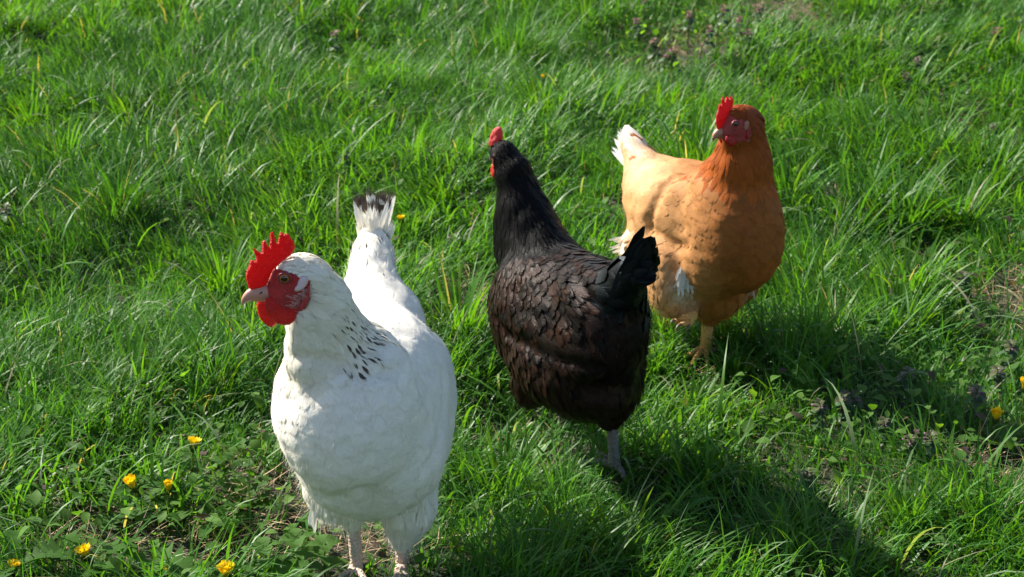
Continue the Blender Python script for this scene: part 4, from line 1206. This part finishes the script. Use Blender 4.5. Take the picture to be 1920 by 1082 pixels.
def build_grass():
    rng = np.random.default_rng(5)
    parts = []
    def scatter(n, inside=True):
        out = []
        tot = 0
        while tot < n:
            k = n * 3
            y = rng.uniform(1.25, 5.6, k); x = rng.uniform(-2.6, 2.6, k)
            px, py = project(np.c_[x, y, np.zeros(k)])
            vis = (px > -130) & (px < 2050) & (py > -330) & (py < 1290)
            m = vis if inside else ~vis
            out.append(np.c_[x, y][m]); tot += m.sum()
        return np.concatenate(out)[:n]
    def clumped(n, per, spread, inside=True):
        c = scatter(max(1, n // per), inside)
        i = rng.integers(0, len(c), n)
        o = rng.normal(0, 1, (n, 2)) * spread
        return c[i] + o, o / spread, i
    def short(xy, L):
        f = np.ones(len(xy))
        for x, y, r, s in HEN_SPOTS:
            d = np.hypot(xy[:, 0] - x, xy[:, 1] - y)
            f = np.minimum(f, s + (1 - s) * sstep(r * .7, r * 1.3, d))
        return L * f
    def field(xy):
        a = vnoise(xy[:, 0] * 1.7 + 3, xy[:, 1] * 1.7, 21) * 2 * math.pi * 1.3 + vnoise(xy[:, 0] * 6, xy[:, 1] * 6, 22) * 2.4
        return a
    green = lambda n, t: (rgb(.050, .118, .016) * (1 - t) + rgb(.082, .150, .018) * t)
    def put(xy, L, w, phi, tilt, kappa, twist, colr, S):
        z = terrain(xy[:, 0], xy[:, 1]) - .003
        parts.append((blades(np.c_[xy, z], L, w, phi, tilt, kappa, twist, colr, S)))
    def tint(xy, n, blue=0.0):
        t = (.5 * vnoise(xy[:, 0] * 3, xy[:, 1] * 3, 31) + .5 * rng.random(n))[:, None]
        c = rgb(.030, .116, .014) * (1 - t) + rgb(.084, .215, .018) * t
        c = c * (1 - blue) + rgb(.036, .150, .034) * blue
        y = rng.random(n) < .02
        c[y] = rgb(.10, .19, .016)
        d = rng.random(n) < .014
        c[d] = rgb(.30, .27, .17)
        return c * rng.uniform(.75, 1.25, (n, 1))
    q = 1.0
    # ---- fine lawn grass
    n = int(420000 * q)
    xy, o, i = clumped(n, 42, .0145)
    px, py = project(np.c_[xy, np.zeros(n)])
    fine = blob(px, py, FINE); bare = np.minimum(blob(px, py, BARE), 1); weed = blob(px, py, WEED)
    keep = rng.random(n) < (1 - .97 * sstep(.15, .7, bare)) * (.30 + .70 * fine) * (1 - .75 * weed)
    xy, o, fine = xy[keep], o[keep], fine[keep]; n = len(xy)
    phi = field(xy) + rng.normal(0, 1.3, n); tall = .5 + 1.0 * vnoise(xy[:, 0] * 6, xy[:, 1] * 6, 41)
    put(xy, short(xy, rng.uniform(.025, .060, n) * tall), rng.uniform(.0007, .0014, n), phi, rng.uniform(.05, .75, n), rng.uniform(.1, 1.3, n), rng.uniform(-1.2, 1.2, n), tint(xy, n, .55), 4)
    # ---- coarse meadow grass
    n = int(150000 * q)
    xy, o, i = clumped(n, 20, .018)
    px, py = project(np.c_[xy, np.zeros(n)])
    fine = blob(px, py, FINE); bare = np.minimum(blob(px, py, BARE), 1); weed = blob(px, py, WEED)
    keep = rng.random(n) < (1 - .97 * sstep(.15, .7, bare)) * (1 - .72 * fine) * (1 - .7 * weed)
    xy, o = xy[keep], o[keep]; n = len(xy)
    outw = np.arctan2(o[:, 1], o[:, 0])
    fi = field(xy)
    phi = np.arctan2(np.sin(outw) * .8 + np.sin(fi), np.cos(outw) * .8 + np.cos(fi)) + rng.normal(0, .9, n)
    tall = .5 + .95 * vnoise(xy[:, 0] * 6, xy[:, 1] * 6, 42)
    put(xy, short(xy, rng.uniform(.040, .095, n) * tall), rng.uniform(.0018, .0046, n) ** 1.0, phi, rng.uniform(.05, .8, n), rng.uniform(.2, 1.7, n), rng.uniform(-1.5, 1.5, n), tint(xy, n, .1), 5)
    # ---- long bent and lying blades
    n = int(3600 * q)
    xy = scatter(n); px, py = project(np.c_[xy, np.zeros(n)]); bare = np.minimum(blob(px, py, BARE), 1)
    keep = rng.random(n) < 1 - .9 * bare; xy = xy[keep]; n = len(xy)
    c = tint(xy, n); pale = rng.random(n) < .16; c[pale] = rgb(.17, .24, .12)
    put(xy, short(xy, rng.uniform(.09, .17, n)), rng.uniform(.0025, .0052, n), rng.uniform(0, 6.28, n), rng.uniform(.2, .9, n), rng.uniform(.8, 2.2, n), rng.uniform(-2, 2, n), c, 8)
    # ---- dead straw, lying
    n = int(32000 * q)
    xy = scatter(n * 3); px, py = project(np.c_[xy, np.zeros(len(xy))])
    keep = rng.random(len(xy)) < .07 + .9 * blob(px, py, BARE); xy = xy[keep]; n = len(xy)
    c = rgb(.36, .27, .155) * rng.uniform(.5, 1.3, (n, 1)) + rng.random((n, 1)) * rgb(.05, .0, .0)
    straw = blades(np.c_[xy, terrain(xy[:, 0], xy[:, 1]) + rng.uniform(0, .012, n)], rng.uniform(.02, .075, n), rng.uniform(.0006, .0016, n), rng.uniform(0, 6.28, n), rng.uniform(1.0, 1.65, n), rng.uniform(-.5, .5, n), rng.uniform(-1, 1, n), c, 4)
    # ---- outside the frame: thinner cover
    n = int(110000 * q)
    xy, o, i = clumped(n, 20, .03, False)
    put(xy, rng.uniform(.05, .10, n), rng.uniform(.002, .005, n), field(xy) + rng.normal(0, .8, n), rng.uniform(.05, .7, n), rng.uniform(.2, 1.5, n), rng.uniform(-1, 1, n), tint(xy, n, .2), 4)
    V = np.concatenate([p[0] for p in parts]); C = np.concatenate([p[2] for p in parts]); off = 0; F = []
    for p in parts: F.append(p[1] + off); off += len(p[0])
    gm = leaf_mat('grass_blade', .44, .45, .26, (1.95, 1.75, .42))
    o = mesh_obj('grass', V, np.concatenate(F), gm, None, {'Col': ('FLOAT_COLOR', C)})
    tag(o, 'green meadow grass covering the ground around the hens', 'grass', None, 'stuff')
    sm = leaf_mat('straw', .6, .2, .3, (1, 1, 1))
    o = mesh_obj('dead_grass', straw[0], straw[1], sm, None, {'Col': ('FLOAT_COLOR', straw[2])})
    tag(o, 'brown dead stalks lying in the thin patches of the meadow', 'dead grass', None, 'stuff')
    # ---- tufts one can tell apart
    for k, (px_, py_, spread, cnt, L, fineness) in enumerate(TUFT):
        cpt = G(px_, py_); n = int(cnt * 1.3)
        o2 = rng.normal(0, 1, (n, 2)); xy = cpt[:2] + o2 * spread * (1.0 if fineness else .7)
        phi = np.arctan2(o2[:, 1], o2[:, 0]) + rng.normal(0, .5, n)
        r = np.hypot(o2[:, 0], o2[:, 1])
        c = tint(xy, n, .3 if fineness else 0); yl = rng.random(n) < .10; c[yl] = rgb(.085, .18, .02)
        w = rng.uniform(.0012, .0022, n) if fineness else rng.uniform(.0028, .0055, n)
        Vt, Ft, Ct = blades(np.c_[xy, terrain(xy[:, 0], xy[:, 1]) - .003], short(xy, L * rng.uniform(.55, 1.15, n)), w, phi, .08 + .22 * r + rng.uniform(0, .15, n), rng.uniform(.2, 1.3, n), rng.uniform(-1, 1, n), c, 7)
        TUFTS.append((Vt, Ft, Ct))
    V = np.concatenate([p[0] for p in TUFTS]); C = np.concatenate([p[2] for p in TUFTS]); off = 0; F = []
    for p in TUFTS: F.append(p[1] + off); off += len(p[0])
    o = mesh_obj('grass_tufts', V, np.concatenate(F), gm, None, {'Col': ('FLOAT_COLOR', C)})
    tag(o, 'taller tufts of grass standing out of the meadow', 'grass', None, 'stuff')
TUFTS = []
for _i, (_x, _y) in enumerate([(30, 700), (130, 740), (250, 730), (400, 720), (470, 660), (20, 160), (150, 200), (300, 150), (420, 260), (520, 230), (650, 120), (760, 60), (1100, 60), (1180, 330), (1300, 350), (1130, 180), (1560, 230), (1650, 180), (1800, 430), (1540, 480), (1620, 520), (1760, 640), (1680, 620), (1480, 690), (1380, 700), (880, 950), (940, 900), (1060, 960), (1180, 980), (1550, 1050), (1700, 1000), (1840, 1020), (1330, 900), (820, 700), (860, 640), (700, 300), (830, 380), (880, 200), (1020, 230), (220, 420), (330, 470), (90, 560), (420, 540), (180, 640), (560, 420), (1880, 480), (1900, 380), (1300, 210)]):
    TUFT.append((_x, _y, .022 + .012 * (_i % 3), 55 + 35 * (_i % 4), .075 + .015 * (_i % 5), _i % 2))

# ------------------------------------------------------------------ broad leaves
def leaf_shape(kind, n=9):
    """outline half widths along a leaf"""
    u = np.linspace(0, 1, n)
    if kind == 'clover': return u, .95 * np.sqrt(np.clip(1 - (2 * u - 1) ** 2, 0, 1)) * .5
    if kind == 'dandelion':
        w = .05 + .22 * u * (1 + .0 * u); z = np.where(np.arange(n) % 2 == 1, 1.0, .38)
        w = np.minimum(w * 1.2, .30) * z; w[-1] = .0; w[0] = .03; return u, w
    if kind == 'nettle':
        w = .42 * np.sin(math.pi * np.clip(u, 0, 1) ** .7) * np.where(np.arange(n) % 2 == 1, 1.0, .82); w[0] = .02; w[-1] = 0; return u, w
    return u, .30 * np.sin(math.pi * u ** .8) + .01

def leaves(root, phi, L, elev, droop, kind, color, rng, n=9, fold=.25, wide=1.0):
    """broad leaves, midrib folded, three vertices across"""
    k = len(root); u, w = leaf_shape(kind, n)
    V = np.empty((k, n, 3, 3)); c = root.copy()
    hd = np.c_[np.cos(phi), np.sin(phi)]; sd = np.c_[-np.sin(phi), np.cos(phi), rng.uniform(-.3, .3, k)]
    for i in range(n):
        if i:
            e = elev - droop * (u[i] + u[i - 1]) / 2
            c = c + np.c_[hd * (np.cos(e) * L / (n - 1))[:, None], np.sin(e) * L / (n - 1)]
        ww = (L * w[i] * wide)[:, None]
        V[:, i, 1] = c
        for j, sg in ((0, -1), (2, 1)):
            p = c + sd * ww * sg; p[:, 2] += fold * ww[:, 0] + rng.normal(0, .0004, k); V[:, i, j] = p
    q = np.array([(3 * i + j, 3 * i + j + 1, 3 * i + j + 4, 3 * i + j + 3) for i in range(n - 1) for j in range(2)])
    F = (q[None] + (np.arange(k) * n * 3)[:, None, None]).reshape(-1, 4)
    return V.reshape(-1, 3), F, np.repeat(np.c_[color, np.ones(k)], n * 3, 0)

def build_weeds():
    rng = np.random.default_rng(8)
    n = 70000
    y = rng.uniform(1.5, 5.0, n); x = rng.uniform(-1.8, 1.8, n)
    px, py = project(np.c_[x, y, np.zeros(n)])
    k = rng.random(n) < blob(px, py, WEED) * .62 + .045
    xy = np.c_[x, y][k]; n = len(xy)
    for fx, fy in FEET:
        m = np.hypot(xy[:, 0] - fx, xy[:, 1] - fy) > .03; xy = xy[m]
    n = len(xy)
    h = rng.uniform(.012, .055, n)
    t = rng.random((n, 1))
    c = (rgb(.045, .115, .020) * (1 - t) + rgb(.095, .180, .036) * t) * rng.uniform(.8, 1.3, (n, 1))
    c[rng.random(n) < .07] = rgb(.085, .06, .05)
    z = terrain(xy[:, 0], xy[:, 1]) + h
    half = n // 2
    a = leaves(np.c_[xy[:half], z[:half]], rng.uniform(0, 6.28, half), rng.uniform(.006, .015, half), rng.uniform(-.2, .9, half), rng.uniform(0, .8, half), 'clover', c[:half], rng, 7, wide=rng.uniform(.7, 1))
    b = leaves(np.c_[xy[half:], z[half:]], rng.uniform(0, 6.28, n - half), rng.uniform(.010, .024, n - half), rng.uniform(0, 1.2, n - half), rng.uniform(.2, 1.2, n - half), 'ovate', c[half:], rng, 7)
    stems = blades(np.c_[xy, terrain(xy[:, 0], xy[:, 1])], h * 1.1, np.full(n, .0011), rng.uniform(0, 6.28, n), rng.uniform(0, .4, n), rng.uniform(0, .3, n), np.zeros(n), c * .8, 3)
    V, F, C, off = [], [], [], 0
    for p in (a, b, stems): V.append(p[0]); F.append(p[1] + off); C.append(p[2]); off += len(p[0])
    m = leaf_mat('weed_leaf', .6, .48, .12, (1.9, 1.9, .4), tex=.5)
    o = mesh_obj('ground_cover', np.concatenate(V), np.concatenate(F), m, None, {'Col': ('FLOAT_COLOR', np.concatenate(C))})
    tag(o, 'low broad leaved weeds growing between the grass blades', 'weeds', None, 'stuff')
    # dew drops caught on the blades
    n = 14000
    y = rng.uniform(1.7, 4.6, n); x = rng.uniform(-1.5, 1.5, n)
    px, py = project(np.c_[x, y, np.zeros(n)]); k = rng.random(n) < .35 + .5 * (px < 900)
    x, y = x[k], y[k]; n = len(x); r = rng.uniform(.0005, .0013, n); z = terrain(x, y) + rng.uniform(.03, .075, n)
    ico = bmesh.new(); bmesh.ops.create_icosphere(ico, subdivisions=2, radius=1)
    iv = np.array([v.co[:] for v in ico.verts]); fi = np.array([[v.index for v in f.verts] for f in ico.faces]); ico.free()
    V = (iv[None] * r[:, None, None] + np.c_[x, y, z][:, None]).reshape(-1, 3)
    F = (fi[None] + (np.arange(n) * len(iv))[:, None, None]).reshape(-1, 3)
    dm, nt, out = new_mat('dew'); p = N(nt, 'ShaderNodeBsdfPrincipled'); p.inputs['Roughness'].default_value = .03; p.inputs['Base Color'].default_value = (.12, .18, .08, 1); p.inputs['Specular IOR Level'].default_value = .9
    nt.links.new(p.outputs[0], out.inputs[0])
    tag(mesh_obj('dew_drops', V, F, dm), 'tiny dew drops sparkling on the grass', 'dew', None, 'stuff')

# ------------------------------------------------------------------ flowers
def build_flowers():
    rng = np.random.default_rng(14)
    petal = leaf_mat('yellow_petal', .6, .35, .2, (1, 1, .6)); green = leaf_mat('dandelion_green', .6, .48, .12, (1.9, 1.9, .4), tex=.6)
    def dandelion(px, py, d, lean, openness, label, nleaf=6, height=.045, leafL=.065, petals=True):
        p = G(px, py + 13, height); base = np.array([p[0], p[1], 0.0]); base[2] = terrain(base[0], base[1]) - .002
        lean = np.array([lean[0], lean[1], 1.0]); top = p
        root = empty('dandelion', tuple(base)); tag(root, label, 'dandelion', 'dandelions in the grass')
        st = MB(); q = spline([base, base * .5 + top * .5 + np.array([-lean[0], -lean[1], 0]) * .004, top], 8)
        st.tube(q, np.linspace(.0019, .0016, 8), 7, (.10, .16, .04, 1)); st.build('stem', green, root, base)
        ax = frame(nrm(lean)); 
        fm = MB(); R_ = d * .62; openness *= .55
        # green cup of bracts
        for i in range(13):
            a = 2 * math.pi * i / 13; o = ax[1] * math.cos(a) + ax[2] * math.sin(a); t = ax[1] * -math.sin(a) + ax[2] * math.cos(a)
            b0 = top - ax[0] * .002; m_ = b0 + ax[0] * .006 + o * (.0045 + .001 * openness); e = b0 + ax[0] * .0115 + o * (.004 + .003 * openness)
            fm.add([b0 + o * .001 - t * .0012, b0 + o * .001 + t * .0012, m_ + t * .0017, m_ - t * .0017, e], [(0, 1, 2, 3), (3, 2, 4)], (.045, .085, .025, 1))
        fm.build('bracts', green, root, base)
        fl = MB()
        for ring, cnt in ((1.0, 34), (.72, 28), (.42, 20), (.16, 10)):
            for i in range(cnt):
                a = 2 * math.pi * (i + rng.random() * .7) / cnt; o = ax[1] * math.cos(a) + ax[2] * math.sin(a); t = ax[1] * -math.sin(a) + ax[2] * math.cos(a)
                spread = ring * openness; L = R_ * (1.0 if ring > .3 else .8) * rng.uniform(.85, 1.1)
                dirv = nrm(o * spread + ax[0] * (1.15 - spread * .75))
                s0 = top + ax[0] * .005 + o * .0022 * ring; w = .0011
                m_ = s0 + dirv * L * .6; e = s0 + dirv * L + o * L * .12 * spread
                k = rng.uniform(.85, 1.1)
                fl.add([s0 - t * w * .6, s0 + t * w * .6, m_ - t * w, m_ + t * w, e - t * w * .8, e + t * w * .8], [(0, 1, 3, 2), (2, 3, 5, 4)], (.86 * k, .62 * k, .012, 1))
        fl.build('flower_head', petal, root, base)
        for i in range(nleaf):
            a = 2 * math.pi * (i + rng.random()) / nleaf
            L = leafL * rng.uniform(.7, 1.15)
            v, f, c = leaves(np.array([base + [0, 0, .004]]), np.array([a]), np.array([L]), np.array([.75 + rng.random() * .35]), np.array([1.1]), 'dandelion', np.array([rgb(.050, .120, .020) * rng.uniform(.8, 1.4)]), rng, 15)
            mesh_obj('leaf', v - base, f, green, root, {'Col': ('FLOAT_COLOR', c)})
    dandelion(253, 908, .026, (-.25, -.15), .55, 'large closing dandelion, left of a smaller one, in the lower left grass', 8)
    dandelion(315, 912, .019, (.12, -.1), .45, 'small half closed dandelion just right of the largest one', 5, .043)
    dandelion(361, 832, .019, (.2, .3), .8, 'dull dandelion in shade, halfway between the paired dandelions and the white hen', 4, .05)
    dandelion(165, 1038, .022, (-.35, .1), .85, 'tilted open dandelion low on the left, below the paired ones', 7, .035)
    dandelion(24, 1064, .018, (.2, .1), .7, 'dandelion at the bottom left corner of the meadow', 5, .03)
    dandelion(312, 1071, .014, (.1, 0), .4, 'tiny dandelion bud among leaves at the bottom edge', 6, .02, .08)
    dandelion(425, 1074, .026, (0, -.1), .75, 'bright dandelion at the bottom edge, nearest the white hen\'s feet', 8, .03, .09)
    dandelion(1866, 779, .022, (0, -.1), .65, 'lone upright dandelion among leafy weeds on the right', 9, .05, .045)
    dandelion(1921, 722, .022, (0, 0), .6, 'dandelion cut by the right edge of the photo', 4, .05, .04)
    dandelion(752, 405, .012, (0, 0), .8, 'distant tiny dandelion beside the white hen\'s tail', 3, .05, .05)
    dandelion(1018, 138, .010, (0, 0), .8, 'farthest tiny dandelion, in front of the tall tuft', 2, .05, .05)
    # broad dandelion leaves without a flower
    for (px, py, nl, L, lab) in ((455, 955, 9, .050, 'rosette of broad toothed leaves left of the white hen\'s feet'), (250, 790, 5, .05, 'shaded toothed leaves in the long grass above the dandelions'),
                                 (395, 1000, 8, .045, 'sunlit toothed rosette near the bottom dandelion'), (1820, 110, 7, .07, 'broad leaved rosette near the top right corner'), (1740, 770, 6, .045, 'pale leaved rosette left of the lone dandelion'), (1450, 1010, 5, .06, 'dark leaved rosette at the bottom right of centre')):
        b = G(px, py, 0); b[2] = terrain(b[0], b[1])
        root = empty('leaf_rosette', tuple(b)); tag(root, lab, 'weed plant', 'leafy rosettes')
        for i in range(nl):
            a = 2 * math.pi * (i + rng.random() * .8) / nl
            v, f, c = leaves(np.array([b + [0, 0, .004]]), np.array([a]), np.array([L * rng.uniform(.7, 1.2)]), np.array([.6 + rng.random() * .5]), np.array([.9]), 'dandelion', np.array([rgb(.045, .105, .016) * rng.uniform(.8, 1.4)]), rng, 13, wide=1.25)
            mesh_obj('leaf', v - b, f, green, root, {'Col': ('FLOAT_COLOR', c)})
    # nettle like plants at the lower edge
    for (px, py, lab) in ((560, 1078, 'young nettle at the bottom edge left of the white hen'), (610, 1095, 'young nettle touching the bottom edge by the white hen\'s left leg'), (500, 1092, 'young nettle between the bottom dandelion and the hen')):
        b = G(px, py, 0); b[2] = terrain(b[0], b[1]); root = empty('nettle', tuple(b)); tag(root, lab, 'nettle', 'young nettles')
        st = MB(); st.tube(np.array([b, b + [0, 0, .03], b + [.002, 0, .055]]), [.0014, .0012, .001], 6, (.06, .12, .03, 1)); st.build('stem', green, root, b)
        for lv, (z, L) in enumerate(((.022, .030), (.038, .028), (.052, .022))):
            for s in range(4 if lv == 2 else 2):
                a = lv * 1.57 + s * (1.57 if lv == 2 else 3.14) + .3
                v, f, c = leaves(np.array([b + [0, 0, z]]), np.array([a]), np.array([L]), np.array([.5]), np.array([.8]), 'nettle', np.array([rgb(.070, .150, .030)]), rng, 15)
                mesh_obj('leaf', v - b, f, green, root, {'Col': ('FLOAT_COLOR', c)})
    # red dead nettles: square stem, whorls of leaves, purplish crown with small pink flowers
    mauve = leaf_mat('deadnettle_leaf', .5, .25, .3, (1.3, 1.2, .6), tex=.5); pink = leaf_mat('pink_flower', .6, .3, .2, (1, .8, 1))
    def deadnettle(px, py, h, label, crown=(.10, .075, .04)):
        b = G(px, py, h); b[2] = terrain(b[0], b[1]); hh = h
        root = empty('red_deadnettle', tuple(b)); tag(root, label, 'wild flower', 'red deadnettles in the grass')
        lean = rng.normal(0, .12, 2)
        st = MB(); st.tube(np.array([b, b + [lean[0] * hh * .3, lean[1] * hh * .3, hh * .55], b + [lean[0] * hh, lean[1] * hh, hh]]), [.0014, .0013, .001], 5, (.09, .06, .05, 1)); st.build('stem', mauve, root, b)
        top = b + [lean[0] * hh, lean[1] * hh, hh]
        V, F, C, off = [], [], [], 0
        for lv, (dz, L, el) in enumerate(((0.0, .011, .7), (-.006, .014, .35), (-.013, .018, .05), (-.028, .018, -.1))):
            k = 4
            ph = np.arange(k) * 1.57 + lv * .78 + rng.normal(0, .15, k)
            cc = np.array(crown) if lv < 2 else rgb(.06, .11, .045)
            v, f, c = leaves(np.tile(top + [0, 0, dz], (k, 1)), ph, np.full(k, L) * rng.uniform(.8, 1.2, k), np.full(k, el), np.full(k, .9), 'nettle', np.tile(cc, (k, 1)) * rng.uniform(.8, 1.3, (k, 1)), rng, 9)
            V.append(v); F.append(f + off); C.append(c * [.8, .85, .8, 1]); off += len(v)
        mesh_obj('leaves', np.concatenate(V) - b, np.concatenate(F), mauve, root, {'Col': ('FLOAT_COLOR', np.concatenate(C))})
        fl = MB()
        for i in range(2):
            a = rng.uniform(0, 6.28); o = np.array([math.cos(a), math.sin(a), 0]); s0 = top + [0, 0, -.004 - .004 * rng.random()]
            fl.tube(np.array([s0 + o * .003, s0 + o * .007 + [0, 0, .003], s0 + o * .010 + [0, 0, .003]]), [.0006, .0009, .0013], 6, (.42, .18, .34, 1))
        fl.build('flowers', pink, root, b)
    spots = [(1545, 762, .05, 'pinkish deadnettle in the middle of the right weeds, lower of the left pair'), (1578, 738, .05, 'upper right deadnettle of the close pair in the right weeds'), (1690, 688, .05, 'deadnettle above the right weeds, halfway to the edge'),
             (1872, 688, .055, 'deadnettle straight above the lone dandelion'), (1906, 640, .06, 'large deadnettle at the right edge of the meadow'), (1668, 797, .045, 'brownish deadnettle centred in the right weeds'),
             (1757, 828, .045, 'deadnettle with orange tinted tip, below and left of the lone dandelion'), (1492, 868, .05, 'lowest left deadnettle, alone in the shaded grass right of the black hen'), (1822, 744, .05, 'deadnettle just left above the lone dandelion'),
             (1830, 520, .06, 'deadnettle beside the dry patch on the right edge'), (1600, 742, .04, 'small green topped deadnettle right of the close pair'), (1706, 832, .04, 'small deadnettle left of the orange tipped one'),
             (1292, 35, .09, 'tall brown deadnettle left in the top dry patch'), (1312, 62, .09, 'brown deadnettle below the tall one in the top patch'), (1345, 30, .10, 'brown deadnettle at the top edge above the orange hen'),
             (1200, 35, .07, 'brown deadnettle left of the top dry patch'), (1225, 70, .06, 'low deadnettle left of the top patch, above the bare grass'), (1375, 55, .07, 'deadnettle in the centre of the top dry patch'), (1400, 85, .06, 'low deadnettle at the front of the top patch'),
             (1440, 40, .08, 'deadnettle on the right side of the top dry patch'), (1275, 95, .05, 'pink flowered deadnettle in front of the top patch'), (1245, 95, .05, 'front left deadnettle of the top patch'), (1490, 60, .07, 'rightmost deadnettle of the top dry patch'), (1865, 55, .08, 'deadnettle near the top right corner'),
             (1715, 120, .05, 'lone deadnettle in the upper right grass'), (1705, 145, .05, 'small pink deadnettle under the upper right one'), (445, 185, .05, 'brown topped deadnettle in the upper left grass'), (62, 135, .05, 'deadnettle near the top left edge'), (15, 405, .05, 'pink deadnettle at the left edge of the meadow'),
             (640, 40, .08, 'dry brown flower spike near the top centre left'), (290, 300, .04, 'small pinkish deadnettle in the left meadow'), (1870, 240, .05, 'purple flowered deadnettle in the right upper grass'), (658, 298, .04, 'pale dry flower head above the white tail'), (410, 180, .04, 'dark deadnettle left of the brown topped one'), (860, 435, .035, 'small dry flower right of the white tail')]
    for px, py, h, lab in spots:
        deadnettle(px, py, h, lab, (.15, .085, .055) if py < 110 else (.082, .088, .038))
# ================================================================== assemble
HEN_SPOTS += [(FEET[0][0] + .02, FEET[0][1] - .02, .11, .42), (FEET[2][0] + .01, FEET[2][1] - .05, .065, .40), (FEET[3][0] + .02, FEET[3][1] - .05, .075, .38)]
build_ground()
build_white(); build_black(); build_orange()
build_grass()
build_weeds()
build_flowers()
